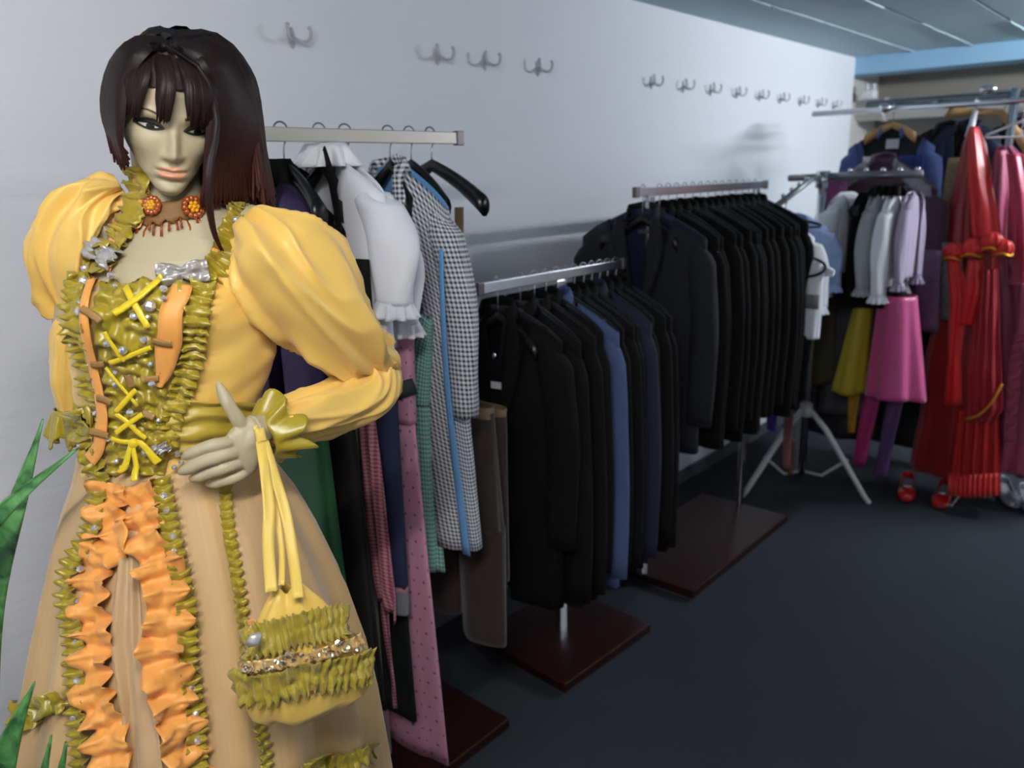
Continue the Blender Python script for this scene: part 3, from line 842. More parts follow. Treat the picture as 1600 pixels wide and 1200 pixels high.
# one long thin strand over the collarbone
for k in range(5):
    d = (k - 2) * 1.2
    lock([part_f, HO(.036, -.080, .088), HO(.056, -.098, .02), ML(327 + d, 262, .135), ML(327 + d, 320, .13), ML(335 + d, 365, .112), ML(347 + d, 392, .105)], .0032, k, 3 + k)
cap = MB()
rows, uvs = [], []
for j in range(16):     # close cap following the skull, its edge under the fringe in front and at the nape behind
    f = j / 15; row = []
    for i in range(64):
        th = 2 * PI * i / 64; zb = -.055 + .115 * (.5 + .5 * math.cos(th)) ** .6; z = .1085 + (zb - .1085) * f ** 1.3
        w, fr_, b = _hp(z); cy = (fr_ + b) / 2; hd = (b - fr_) / 2
        row.append(H(((w + .008) * math.sin(th), cy - (hd + .008) * math.cos(th), z + .008 * (1 - f))))
    rows.append(row); uvs.append([(i / 5, .1 + j * .02) for i in range(64)])
wig_o = wig.build('wig', HAIR, mannequin)
wig_o['label'] = 'dark brown wig with a straight fringe, reddish at its ends'
MB().grid(rows, True, uvs).build('wig_cap', HAIR, wig_o)
# ---- gown: bodice
rows, uvs = [], []
pys = list(np.linspace(398, 725, 44))
for py in pys:
    q = torso_ring(py, 1.0, .004)
    R = ring_at(q['cx'], q['cy'], q['z'], q['a'], q['b'], 120)
    bust = .020 * math.exp(-((py - 478) / 38) ** 2)
    row = []
    for i, p in enumerate(R):
        th = (2 * PI * i / 120 + PI) % (2 * PI) - PI
        k = bust * (math.exp(-((th - .62) / .42) ** 2) + math.exp(-((th + .62) / .42) ** 2))
        d = np.array([p[0] - q['cx'], p[1] - q['cy']]); L = np.linalg.norm(d); d = d / L * (L + k + .0022 * math.sin(7 * th + py * .09) * math.sin(py * .055))
        # neckline dips across the front
        z = p[2]
        if py < 445:
            dip = max(0, 1 - (abs(th) / 1.15) ** 4)
            z -= dip * interp(py, [398, 445], [.030, 0])
        row.append((q['cx'] + d[0], q['cy'] + d[1], z))
    rows.append(row); uvs.append([(i * .006, -py * .001) for i in range(120)])
bod = MB().grid(rows, True, uvs)
bodice = bod.build('bodice', YSATIN, mannequin, solid=0.003)
S_bod = Surf().add(bod)
S_chest = Surf().add(bod).add(cm).add(nk)

# ---- gown: skirt, gathered at the waist
SROWS = [(700, 112, 405, .092), (735, 104, 430, .115), (790, 82, 468, .150), (850, 66, 498, .180), (930, 46, 532, .215), (1010, 30, 556, .245), (1090, 14, 574, .265), (1200, -2, 592, .29), (1500, -30, 640, .31), (1990, -40, 700, .31)]
def skirt_ring(py, sc=1.0, add=0.0, n=220, fold=1.0, seedp=0.0):
    xs = [r[0] for r in SROWS]
    L, R = ML(interp(py, xs, [r[1] for r in SROWS]), py), ML(interp(py, xs, [r[2] for r in SROWS]), py); d = interp(py, xs, [r[3] for r in SROWS])
    A = (R[0] - L[0]) / 2; t = min(1, (py - 700) / 320)
    def f(th):
        fo = math.sin(17 * th + seedp + .8 * math.sin(2 * th)) * .5 + math.sin(11 * th + 1.3 + seedp + .25 * t * math.sin(5 * th)) * .45 + math.sin(29 * th + seedp * 2) * .22 * (1 - .5 * t)
        return (sc + add / A) * (1 + fold * fo * (.022 + .058 * t))
    z = max(0.012, (L[2] + R[2]) / 2)
    return ring_at((L[0] + R[0]) / 2, -.01 * t, z, A, d, n, YAW, f)
spys = [700, 712, 725, 740, 760, 785, 815, 850, 890, 930, 970, 1010, 1050, 1090, 1130, 1170, 1210, 1280, 1400, 1550, 1720, 1900]
RR = [skirt_ring(p) for p in spys]
uvr = [[(i / 220 * 1.9, -p * .001) for i in range(220)] for p in spys]
sk = MB().grid(RR, True, uvr)
skirt = sk.build('skirt', ORGANZA, mannequin, solid=.002)
S_skirt = Surf().add(sk)
S_all = Surf().add(sk).add(bod)

# ---- ruffled trims
def ruffle(surf, pxs, width, amp, wl, seed=0, off=.004, n=None, chev=0.0, nw=7, wfun=None, edge=1.0, jit=.25, crush=0.0, tip=0.0):
    rr = random.Random(seed); ph = rr.uniform(0, 6.28)
    base = surf.path(pxs, 24, off)
    Ltot = sum((base[i + 1][0] - base[i][0]).length for i in range(23))
    n = n or max(20, int(Ltot / wl * 13))
    P = smooth_normals(surf.path(pxs, n, off), max(2, n // 40))
    # moving average keeps the strip from following every fold
    k = max(1, n // 60); Q = []
    for i in range(n):
        a, b = max(0, i - k), min(n, i + k + 1)
        Q.append(sum((P[j][0] for j in range(a, b)), Vector()) / (b - a))
    mb = MB(); rows, uvs = [], []; s = 0
    for i in range(n):
        t = (Q[min(i + 1, n - 1)] - Q[max(i - 1, 0)]).normalized(); nr = P[i][1]; c = t.cross(nr).normalized()
        if i: s += (Q[i] - Q[i - 1]).length
        w = width * (wfun(i / (n - 1)) if wfun else 1)
        row, uvr = [], []
        for j in range(nw):
            e = j / (nw - 1) * 2 - 1
            a = 2 * PI * s / wl + ph + chev * abs(e) + jit * 6 * noise.noise(Vector((s * 25, e * .7, seed)))
            h = math.sin(a); h2 = math.sin(2 * a + 1.1)
            em = (.25 + .75 * abs(e) ** 1.0) if edge else 1.0
            disp = amp * em * (.55 + .6 * h + .22 * h2) + crush * noise.noise(Vector((s * 60, e * 2.5, seed + 3.3)))
            along = wl * .08 * math.cos(a) * em
            lat = e * w / 2 * (1 + .10 * h * abs(e) + tip * abs(e) * math.sin(a * .5))
            row.append(Q[i] + nr * (disp + .0015) + c * lat + t * along); uvr.append((e * w, s))
        rows.append(row); uvs.append(uvr)
    return mb.grid(rows, uv=uvs)
gown_trims = []
def trim(name, mb, m, label=None, parent=None, solid=.0012):
    o = mb.build(name, m, parent or mannequin, solid=solid)
    if label: o['label'] = label
    return o
# straps of gathered olive satin from shoulders to bust, then down both sides of the laced front
trim('strap_ruffle', ruffle(S_chest, [(190, 260), (170, 294), (152, 335), (143, 370), (136, 415)], .046, .009, .0135, 1, crush=.007, nw=9), OLIVE)
trim('strap_ruffle', ruffle(S_chest, [(412, 300), (384, 325), (364, 360), (350, 395), (322, 432)], .040, .009, .0130, 2, crush=.007, nw=9), OLIVE)
trim('bodice_ruffle', ruffle(S_bod, [(140, 415), (124, 465), (122, 510), (138, 558), (146, 610), (150, 660), (146, 705), (160, 735)], .037, .009, .0150, 3, crush=.007, nw=9), OLIVE)
trim('bodice_ruffle', ruffle(S_bod, [(322, 432), (312, 470), (304, 520), (298, 565), (284, 610), (268, 655), (262, 700)], .033, .009, .0140, 4, crush=.007, nw=9), OLIVE)
# yellow edge beside each strap
trim('strap_binding', ruffle(S_chest, [(222, 272), (204, 300), (188, 345), (180, 390), (172, 425)], .014, .001, .05, 5, nw=4), ORANGE)
trim('strap_binding', ruffle(S_chest, [(398, 300), (362, 345), (340, 385), (318, 425)], .009, .001, .05, 6, nw=4), ORANGE)
# stomacher filled with gathered olive satin
lft = [(168, 428), (147, 492), (160, 560), (172, 620), (172, 680), (170, 742)]; rgt = [(300, 444), (272, 520), (262, 580), (266, 640), (268, 690), (258, 742)]
Lp, Rp = smooth_path(lft, 110), smooth_path(rgt, 110)
rows = []
for i in range(110):
    row = []
    for j in range(34):
        t = j / 33; px, py = Lp[i] * (1 - t) + Rp[i] * t
        p, nr = S_bod.hit(px, py, .003)
        u = t * 5; col = int(min(4, u)); fu = u - col
        a = i * .62 + 2.2 * noise.noise(Vector((i * .05, col * 3.1, 1))) * 3 + 1.5 * math.sin(PI * fu) + col * 2.1
        h = .0095 * (.55 + .6 * math.sin(a)) * (.35 + .65 * math.sin(PI * fu) ** .6) + .004 * noise.noise(Vector((i * .22, t * 9, 5)))
        row.append(p + nr * (h + .001))
    rows.append(row)
stm = MB().grid(rows); S_stm = Surf().add(stm).add(bod).add(sk)
trim('stomacher', stm, OLIVE, 'gathered olive satin panel down the middle of the bodice')
# apricot bindings along the stomacher
def ribbon(surf, pxs, w0, w1, off=.008, n=40, m=None, name='ribbon', label=None, parent=None, twist=0.0, wm=None):
    P = smooth_normals(surf.path(pxs, n, off), 6); rows, uvs = [], []; s = 0
    Q = [p for p, _ in P]
    Q = [sum((Q[j] for j in range(max(0, i - 2), min(n, i + 3))), Vector()) / (min(n, i + 3) - max(0, i - 2)) for i in range(n)]
    for i in range(n):
        t = (Q[min(i + 1, n - 1)] - Q[max(i - 1, 0)]).normalized(); nr = P[i][1]; c = t.cross(nr).normalized()
        if i: s += (Q[i] - Q[i - 1]).length
        f = i / (n - 1); w = w0 + (w1 - w0) * f
        if wm is not None: w = w0 + (wm - w0) * (1 - abs(2 * f - 1)) if f < .5 else w1 + (wm - w1) * (1 - abs(2 * f - 1))
        c = (c * math.cos(twist * f) + nr * math.sin(twist * f))
        rows.append([Q[i] + c * (e * w / 2) + nr * (.0012 * (1 - e * e)) for e in (-1, -.5, 0, .5, 1)]); uvs.append([(e * w, s) for e in (-1, -.5, 0, .5, 1)])
    o = MB().grid(rows, uv=uvs).build(name, m, parent or mannequin, solid=.0012)
    if label: o['label'] = label
    return o
ribbon(S_bod, [(166, 420), (148, 460), (141, 505), (155, 560), (167, 610), (171, 650), (166, 690), (152, 722)], .010, .022, .015, 60, ORANGE, 'front_binding')
ribbon(S_bod, [(290, 452), (274, 490), (266, 535), (258, 575), (252, 602)], .026, .008, .015, 40, ORANGE, 'front_binding', wm=.034)
# tan loops that carry the lacing
for a, b in (((138, 488), (168, 500)), ((152, 556), (180, 562)), ((166, 617), (190, 624)), ((155, 672), (186, 676)), ((240, 520), (276, 528)), ((228, 582), (256, 584)), ((228, 640), (250, 648)), ((208, 575), (216, 600))):
    ribbon(S_bod, [a, ((a[0] + b[0]) / 2, (a[1] + b[1]) / 2), b], .010, .010, .0195, 10, TAN, 'lace_loop')
# yellow lacing
for a, b, w in (((182, 428), (247, 515), .009), ((196, 431), (264, 448), .010), ((262, 452), (180, 494), .009), ((168, 505), (210, 560), .006), ((248, 528), (180, 560), .007), ((178, 563), (226, 628), .005),
                ((226, 600), (190, 636), .007), ((188, 632), (242, 684), .007), ((236, 640), (190, 672), .007), ((184, 677), (222, 684), .007)):
    ribbon(S_bod, [a, ((a[0] + b[0]) / 2, (a[1] + b[1]) / 2), b], w, w, .0215, 14, LACE, 'lace_ribbon')
for pts, w in (([(222, 684), (214, 712), (200, 742)], .011), ([(222, 684), (226, 722), (228, 760)], .010), ([(220, 682), (240, 694), (258, 722)], .013)):
    ribbon(S_all, pts, .006, w, .027, 16, LACE, 'bow_tail')
kn = S_bod.hit(222, 684, .027)[0]
MB().ball(kn, (.008, .006, .007), 12, 8).build('bow_knot', LACE, mannequin)
# olive sash wrapped round the waist
rows = []
for i in range(40):
    py_t = i / 39; row = []
    for j in range(50):
        t = j / 49; px = 262 + 146 * t; top = 622 + 6 * t; bot = 716 - 8 * t
        py = top + (bot - top) * py_t
        p, nr = S_bod.hit(min(px, 399), py, .005)
        h = .0035 * math.sin(py_t * 22 + 1.8 * math.sin(3 * t) + 2 * noise.noise(Vector((t * 3, py_t * 2, 2)))) + .003 * math.sin(PI * py_t)
        row.append(p + nr * h)
    rows.append(row)
sash = MB().grid(rows); trim('waist_sash', sash, mat('olive_sash', (176, 152, 48), .42, sheen=.2), 'pleated olive satin sash at her waist'); S_hand = Surf().add(bod).add(sash)
trim('peplum_ruffle', ruffle(S_all, [(92, 655), (112, 664), (135, 672), (150, 690)], .046, .014, .022, 9, crush=.012), OLIVE)

# ---- puff sleeves
def fold_tube(path, radii, n_al, n_ar, kf, amp, seed, twist=2.0, ends=1.0, flat=1.0):
    P = [Vector(p) for p in smooth_path(path, n_al)]; R = [interp(i / (n_al - 1), np.linspace(0, 1, len(radii)), radii) for i in range(n_al)]
    # smooth radii
    R = [sum(R[max(0, min(n_al - 1, i + d))] for d in range(-4, 5)) / 9 for i in range(n_al)]
    rows, uvs = [], []; prev = Vector((0, -1, 0))
    for i in range(n_al):
        t = (P[min(i + 1, n_al - 1)] - P[max(i - 1, 0)]).normalized(); a = (prev - t * prev.dot(t)).normalized(); b = t.cross(a); s = i / (n_al - 1)
        row, uvr = [], []
        for k in range(n_ar):
            q = 2 * PI * k / n_ar
            cq, sq = math.cos(q), math.sin(q)
            w1 = noise.noise(Vector((cq * 1.3 + seed, sq * 1.3, s * 2.2)))
            e = ends * (abs(2 * s - 1) ** 1.6) + .55
            rid = 1 - abs(math.sin(kf * q / 2 + twist * s + 2.4 * w1 + seed))          # sharp ridges
            rid2 = 1 - abs(math.sin((kf + 3) * q / 2 - twist * 1.4 * s + 3.1 * w1 + seed * 1.7))
            dd = amp * e * (rid ** 1.4 - .45) + amp * .6 * (rid2 ** 1.6 - .4) + amp * 1.1 * w1
            r = R[i] * 1.0 + dd * min(1, R[i] / .04)
            row.append(P[i] + a * (cq * r * flat) + b * (sq * r)); uvr.append((q * .1, s * .4))
        rows.append(row); uvs.append(uvr)
    return MB().loft(rows, (True, True), uvs)
pxm = 1 / 1075.0
puff_r = fold_tube([ML(372, 356, .045), ML(396, 374, .06), ML(430, 410, .07), ML(470, 456, .07), ML(512, 506, .06), ML(556, 552, .04), ML(584, 576, .03)],
                   [v * pxm for v in (10, 50, 94, 97, 82, 66, 54, 42)], 120, 150, 5, .021, 2.0, twist=2.2)
trim('puff_sleeve', puff_r, YSATIN, 'big gathered yellow puff sleeve of the bent arm', solid=0)
low_r = fold_tube([ML(578, 560, .03), ML(590, 582, .03), ML(578, 612, .05), ML(530, 634, .075), ML(478, 650, .105), ML(436, 663, .135), ML(420, 668, .146)],
                  [v * pxm for v in (30, 44, 48, 45, 42, 36, 26)], 80, 90, 6, .0085, 7.1, twist=4.5)
trim('lower_sleeve', low_r, YSATIN, solid=0)
crown = fold_tube([ML(560, 540, .05), ML(590, 556, .05), ML(612, 566, .045), ML(622, 574, .04)], [v * pxm for v in (30, 30, 20, 6)], 24, 40, 4, .005, 1.2)
trim('sleeve_fold', crown, YSATIN, solid=0)
puff_l = fold_tube([ML(192, 296, -.03), ML(162, 312, -.03), ML(128, 350, -.035), ML(110, 400, -.045), ML(114, 452, -.06), ML(124, 490, -.07)],
                   [v * pxm for v in (16, 40, 58, 57, 46, 34)], 90, 130, 5, .020, 4.4, twist=-2.0)
trim('puff_sleeve', puff_l, YSATIN, 'yellow puff sleeve of the arm held behind her', solid=0)
low_l = fold_tube([ML(122, 480, -.07), ML(114, 530, -.075), ML(108, 590, -.085), ML(112, 645, -.095)], [v * pxm for v in (32, 34, 30, 22)], 50, 60, 5, .006, 5.2, twist=3)
trim('lower_sleeve', low_l, YSATIN, solid=0)
# cuffs: flared olive frills
def cuff(c, axis, r0, r1, ln, seed, waves=9):
    axis = Vector(axis).normalized(); a = axis.orthogonal().normalized(); b = axis.cross(a); rows = []
    for i in range(12):
        s = i / 11; row = []
        for k in range(90):
            q = 2 * PI * k / 90; w = math.sin(waves * q + seed) * .5 + math.sin((waves + 4) * q + 2 * seed) * .3 + noise.noise(Vector((math.cos(q) * 2, math.sin(q) * 2, seed)))
            r = r0 + (r1 - r0) * s ** .8 + .012 * s * w
            row.append(Vector(c) + axis * (ln * (s - .5) + .010 * s * math.sin((waves - 2) * q)) + (a * math.cos(q) + b * math.sin(q)) * r)
        rows.append(row)
    return MB().grid(rows, True)
cax = (EL - WR).normalized()
cf = cuff(ML(426, 676, .140), cax, .030, .050, .040, 1.0)
trim('cuff_ruffle', cf, OLIVE, 'olive satin frill at the wrist on her waist')
trim('cuff_ruffle', cuff(ML(112, 660, -.095), (0, 0, -1), .022, .036, .05, 2.0), OLIVE)

# ---- skirt trims: apricot jabot ruffles and olive leaf braid down the open front
trim('petticoat_ruffle', ruffle(S_skirt, [(186, 752), (176, 800), (184, 842), (160, 884), (154, 930), (160, 985), (156, 1030), (158, 1080), (176, 1130), (178, 1210), (186, 1320)], .056, .021, .036, 21, off=.006, crush=.010, tip=.10, nw=11), ORANGE, 'apricot ruffle down the left of the open skirt front')
trim('petticoat_ruffle', ruffle(S_skirt, [(226, 752), (232, 800), (236, 842), (250, 884), (256, 930), (256, 985), (252, 1030), (262, 1080), (268, 1130), (286, 1210), (296, 1320)], .058, .022, .038, 22, off=.006, crush=.010, tip=.10, nw=11), ORANGE, 'apricot ruffle down the right of the open skirt front')
trim('leaf_braid', ruffle(S_skirt, [(168, 735), (158, 790), (150, 830), (124, 876), (114, 930), (120, 985), (124, 1030), (128, 1080), (136, 1130), (142, 1210), (150, 1320)], .027, .011, .0135, 23, off=.010, chev=1.9, crush=.003), OLIVE)
trim('leaf_braid', ruffle(S_skirt, [(250, 745), (258, 800), (264, 842), (276, 890), (288, 940), (290, 990), (286, 1040), (296, 1090), (304, 1140), (308, 1210), (316, 1320)], .027, .011, .0135, 24, off=.010, chev=1.9, crush=.003), OLIVE)
trim('leaf_braid', ruffle(S_skirt, [(350, 748), (356, 820), (366, 900), (374, 970), (380, 1040), (390, 1100), (404, 1160), (420, 1230)], .018, .008, .014, 25, off=.004, chev=1.5, crush=.003), OLIVE)
trim('hem_braid', ruffle(S_skirt, [(16, 1102), (34, 1110), (52, 1120), (74, 1104), (100, 1088)], .030, .012, .018, 26, off=.006, crush=.008), OLIVE)
trim('hem_braid', ruffle(S_skirt, [(430, 1222), (470, 1206), (510, 1188), (545, 1186), (580, 1168)], .030, .012, .018, 27, off=.006, crush=.008), OLIVE)
# pale organza panel hanging between the ruffles
rows, uvs = [], []
for i in range(40):
    f = i / 39; py = 872 + f * 400; x0 = interp(py, [872, 1000, 1150, 1272], [190, 178, 196, 206]); x1 = interp(py, [872, 1000, 1150, 1272], [216, 226, 250, 262]); row, ur = [], []
    for j in range(16):
        t = j / 15; p, nr = S_skirt.hit(x0 + (x1 - x0) * t, py, .006); row.append(p + nr * (.004 * math.sin(t * 11 + 2 * f))); ur.append((t * .05, -f * .4))
    rows.append(row); uvs.append(ur)
trim('centre_panel', MB().grid(rows, uv=uvs), skirt_mat('grey_organza', (178, 146, 108), (196, 164, 124), (184, 146, 98)))

# ---- silver bows and rhinestones
def bow_scrunch(px, py, w, h, ang, seed, m=SILVER, surf=S_stm):
    c, nr = surf.hit(px, py, .012); up = Vector((0, 0, 1)); rt = nr.cross(up).normalized() * -1; up = rt.cross(nr).normalized() * -1
    if up.z < 0: up = -up
    ca, sa = math.cos(ang), math.sin(ang); rows = []
    for i in range(29):
        f = i / 28 * 2 - 1; row = []
        for j in range(14):
            g = j / 13 * 2 - 1; hh = h * (.45 + .55 * abs(math.sin(f * 2.2)) ** .7)
            x, y = f * w, g * hh
            d = .008 * abs(math.sin(f * 3.4 + .4)) * (1 - g * g) + .012 * noise.noise(Vector((f * 2.6, g * 2.6, seed))) + .006 * noise.noise(Vector((f * 6, g * 5, seed + 9)))
            row.append(c + rt * (x * ca - y * sa) + up * (x * sa + y * ca) + nr * d)
        rows.append(row)
    return MB().grid(rows).build('silver_bow', m, mannequin, solid=.001)
bow_scrunch(168, 402, .038, .017, -.28, 1, surf=S_chest); bow_scrunch(286, 428, .034, .016, .05, 2, surf=S_chest); bow_scrunch(232, 424, .012, .014, 1.0, 5, OLIVE)
bow_scrunch(262, 690, .018, .007, .35, 3)
GEMS = [(146, 424), (139, 452), (136, 478), (134, 492), (150, 560), (160, 642), (172, 680), (138, 694), (178, 440), (176, 457), (213, 497), (162, 535), (244, 562), (188, 588), (231, 595), (210, 634), (212, 672), (268, 458), (252, 470), (243, 482), (233, 520), (270, 573), (252, 666), (278, 704), (284, 722), (274, 728), (190, 730), (232, 500), (200, 545), (180, 610), (240, 700),
        (157, 770), (155, 812), (158, 826), (148, 866), (132, 888), (124, 940), (128, 962), (124, 1000), (130, 1060), (124, 1116), (148, 1168), (256, 778), (258, 800), (268, 862), (280, 1040), (286, 1052), (292, 1072), (308, 1152), (304, 1110), (286, 918), (268, 840),
        (421, 306), (368, 384), (362, 350)]
gsrc = None
S_gem = Surf().add(stm).add(bod).add(sk).add(cm)
for k, (px, py) in enumerate(GEMS):
    p, nr = S_gem.hit(px, py, .013)
    if gsrc is None:
        gsrc = MB().ball((0, 0, 0), (.0045, .0045, .0045), 7, 4).build('rhinestone', GEM, mannequin, smooth=False); g = gsrc
    else:
        g = gsrc.copy(); COL.objects.link(g)
    g.location = p; sc = random.uniform(.8, 1.35) * (1.5 if k % 9 == 1 else 1); g.scale = (sc, sc, sc); g.rotation_euler = (k, k * 2, k * 3)

# ---- choker with two amber flowers
def choker():
    ca, cb = Vector(ML(272, 318, .005)), None
    lace = mat('brown_lace', (120, 84, 40), .7)
    rows = []
    for i in range(6):
        rows.append([])
    base = []
    for k in range(80):
        q = 2 * PI * k / 80
        for i in range(6):
            f = i / 5; r = .052 + .007 * f
            z = .012 - .028 * f + (.004 * math.sin(20 * q) if i == 5 else 0) + .028 * math.sin(q) * 0
            rows[i].append(ca + Vector((r * math.sin(q) * 1.04, -r * math.cos(q) + .006, z + .010 * math.sin(q) * .9 - .006 * math.cos(q))))
    o = MB().grid(rows, True).build('choker', lace, mannequin, solid=.0015)
    o['label'] = 'brown lace choker with amber flowers'
    am = mat('amber_bead', (150, 66, 16), .2, spec=.8); am2 = mat('amber_yellow_bead', (214, 150, 20), .2)
    S_ch = Surf(); S_ch.v = [Vector(p) for r in rows for p in r]; S_ch.f = [(j * 80 + i, j * 80 + (i + 1) % 80, (j + 1) * 80 + (i + 1) % 80, (j + 1) * 80 + i) for j in range(5) for i in range(80)]
    for (px, py, R) in ((300, 325, .017), (240, 322, .014)):
        c, nr = S_ch.hit(px, py, .004); up = Vector((0, 0, 1)); rt = up.cross(nr).normalized(); up = nr.cross(rt).normalized()
        fl = MB()
        for k in range(12):
            a = 2 * PI * k / 12; d = rt * math.cos(a) + up * math.sin(a)
            fl.ball(c + d * R * .72 + nr * .001, .0048, 8, 5)
        fl.build('flower_petals', am, o)
        f2 = MB()
        for k in range(6):
            a = 2 * PI * k / 6; f2.ball(c + (rt * math.cos(a) + up * math.sin(a)) * R * .33 + nr * .004, .0034, 8, 5)
        f2.ball(c + nr * .005, .0036, 8, 5); f2.build('flower_centre', am2, o)
    pk = mat('pale_bead', (205, 170, 150), .2)
    for (px, py) in ((338, 302), (346, 298), (362, 294), (372, 298)):
        c, nr = S_ch.hit(px, py, .003); MB().ball(c, .005, 8, 5).build('bead', pk, o)
    fr = MB()
    for k in range(46):
        q = 2 * PI * k / 46; p = Vector(rows[5][int(k / 46 * 80)]); out = (p - ca); out.z = 0; out.normalize()
        fr.tube([p, p + out * .006 + Vector((0, 0, -.006)), p + out * .009 + Vector((0, 0, -.012 - .003 * (k % 3)))], [.0013, .0015, .002], 5)
    fr.build('bead_fringe', am, o)
choker()

# ------------------------------------------------------------------ the little pouch bag on her wrist
PC = Vector(ML(480, 1010, .33)); 
bag = thing('pouch_bag', 'small yellow satin pouch bag with olive frills hanging from the mannequin wrist', 'bag', (0, 0, 0), 0)
bag.matrix_world = Matrix.Translation(Vector(MO)) @ Matrix.Rotation(MPHI, 4, 'Z') @ Matrix.Translation(PC)
BF = .305
def BP(px, py, f=0.0): return Vector(ML(px, py, BF + f)) - PC
brows = [(918, 432, 470), (935, 418, 486), (952, 408, 504), (972, 398, 520), (1000, 386, 540), (1030, 378, 562), (1060, 378, 576), (1085, 392, 580), (1098, 412, 560), (1108, 424, 500)]
brg = []
for (py, l, r) in brows:
    tilt = -.06
    L, R = BP(l, py + (0)), BP(r, py - 0); c = (L + R) / 2; a = (R - L).length / 2; b = min(a * .55, .042)
    brg.append([c + Vector((a * math.sin(q), -b * math.cos(q) * (1 + .05 * math.sin(9 * q)), -.10 * a * math.sin(q) * 0 + .004 * math.sin(6 * q) - a * math.sin(q) * tilt)) for q in [2 * PI * k / 64 for k in range(64)]])
bgm = MB().loft(brg, (False, True))
bgm.build('pouch', mat('pale_yellow_satin', (224, 184, 84), .42, sheen=.2), bag, solid=.002)
# surface copy in the mannequin's space so the frills can be laid on it
SB = Surf(); SB.v = [Vector(v) + PC for v in bgm.v]; SB.f = list(bgm.f)
def bagtrim(name, mb, m, solid=.0012, label=None):
    mb.v = [tuple(Vector(v) - PC) for v in mb.v]; o = mb.build(name, m, bag, solid=solid)
    if label: o['label'] = label
    return o
OLV2 = mat('olive_crushed', (150, 130, 22), .55, sheen=.3, bump=.5, bscale=240)
bagtrim('frill', ruffle(SB, [(376, 1010), (400, 1002), (440, 990), (480, 980), (515, 974), (540, 972)], .045, .004, .009, 31, off=.004, crush=.007, nw=11), OLV2)
bagtrim('frill', ruffle(SB, [(372, 1068), (400, 1074), (440, 1070), (480, 1056), (520, 1052), (578, 1040)], .047, .006, .011, 32, off=.004, crush=.008, nw=11), OLV2)
bagtrim('frill_gather', ruffle(SB, [(400, 985), (404, 955), (420, 925), (432, 908)], .020, .008, .018, 33, off=.003), ORANGE)
bagtrim('sequin_band', ruffle(SB, [(372, 1042), (410, 1036), (450, 1030), (490, 1022), (530, 1010), (560, 1000)], .016, .003, .015, 34, off=.007), mat('sequin_net', (206, 170, 110), .3, .35))
sq = None
rq = random.Random(5)
for k in range(64):
    t = rq.random(); px = 374 + 182 * t; py = 1040 - 34 * t + rq.uniform(-11, 11)
    p, nr = SB.hit(px, py, .011)
    if sq is None: sq = MB().ball((0, 0, 0), (.0042, .0042, .0014), 7, 4).build('sequin', mat('sequin', (236, 216, 180), .12, .9), bag, smooth=False); o = sq
    else: o = sq.copy(); COL.objects.link(o)
    o.location = p - PC; o.rotation_euler = (rq.uniform(0, 3), rq.uniform(0, 3), rq.uniform(0, 3)); s_ = rq.uniform(.7, 1.5); o.scale = (s_, s_, s_)
bagtrim('silver_bow', MB().tube([ML(386, 1008, .35), ML(398, 1000, .355), ML(408, 990, .35)], [.004, .009, .003], 8, flat=.4), SILVER, solid=0)
OVL = mat('organza_strap', (222, 188, 84), .5, sheen=.3)
def strap(pts, w, name='strap'):
    P = [Vector(ML(*p)) for p in pts]; P = [Vector(p) for p in smooth_path(P, 30)]; rows = []
    for i in range(30):
        t = (P[min(i + 1, 29)] - P[max(i - 1, 0)]).normalized(); nr = Vector((.2 * math.sin(i * .2), -1, 0)); c = t.cross(nr).normalized()
        rows.append([P[i] + c * (e * w / 2) + nr * (.003 * (1 - abs(e)) * math.sin(i * .35)) for e in (-1, -.5, 0, .5, 1)])
    return bagtrim(name, MB().grid(rows), OVL, .001)
strap([(408, 690, .185), (414, 735, .215), (420, 790, .245), (419, 850, .275), (424, 925, .325)], .015)
strap([(412, 690, .185), (428, 740, .215), (446, 800, .25), (458, 870, .285), (466, 935, .335)], .014)
strap([(416, 692, .185), (420, 740, .21), (432, 800, .24), (440, 860, .27), (440, 915, .315)], .008)
strap([(405, 676, .150), (404, 668, .172), (409, 690, .187)], .014)
# ------------------------------------------------------------------ costumes on the near rack
Z1 = 1.705
def skirt_part(name, m, parent, zt, zb, w0, w1, t0, t1, waves=9, amp=.10, seed=0, cx=0.0, cy=0.0, lean=0.0, nv=22, solid=.002, pw=1.0, hem=0.0):
    rnd = random.Random(seed); p1, p2, p3 = (rnd.uniform(0, 6.28) for _ in range(3)); rows, uvs = [], []
    n = 72
    for j in range(nv):
        v = j / (nv - 1); w = w0 + (w1 - w0) * v ** pw; t = t0 + (t1 - t0) * v ** pw; row, ur = [], []
        for i in range(n):
            q = 2 * PI * i / n
            f = 1 + amp * (.25 + .75 * v) * (math.sin(waves * q + p1 + .6 * v) * .6 + math.sin((waves + 4) * q + p2) * .3 + math.sin(3 * q + p3) * .25)
            row.append((cx + lean * v + w * f * math.sin(q), cy - t * f * math.cos(q), zt + (zb - zt) * v + hem * v * math.sin(2 * q + p3)))
            ur.append((q / (2 * PI) * (w + t) * 4, (zt - zb) * v))
        rows.append(row); uvs.append(ur)
    return MB().grid(rows, True, uvs).build(name, m, parent, solid=solid)
def frill_ring(name, m, parent, c, rx, ry, h, waves=14, flare=.012, seed=0, solid=.0015):
    rows = []
    for j in range(6):
        v = j / 5; rows.append([(c[0] + (rx + flare * v * (1 + .8 * math.sin(waves * q + seed))) * math.sin(q), c[1] - (ry + flare * v * (1 + .8 * math.sin(waves * q + seed))) * math.cos(q), c[2] - h * v) for q in [2 * PI * i / 84 for i in range(84)]])
    return MB().grid(rows, True).build(name, m, parent, solid=solid)
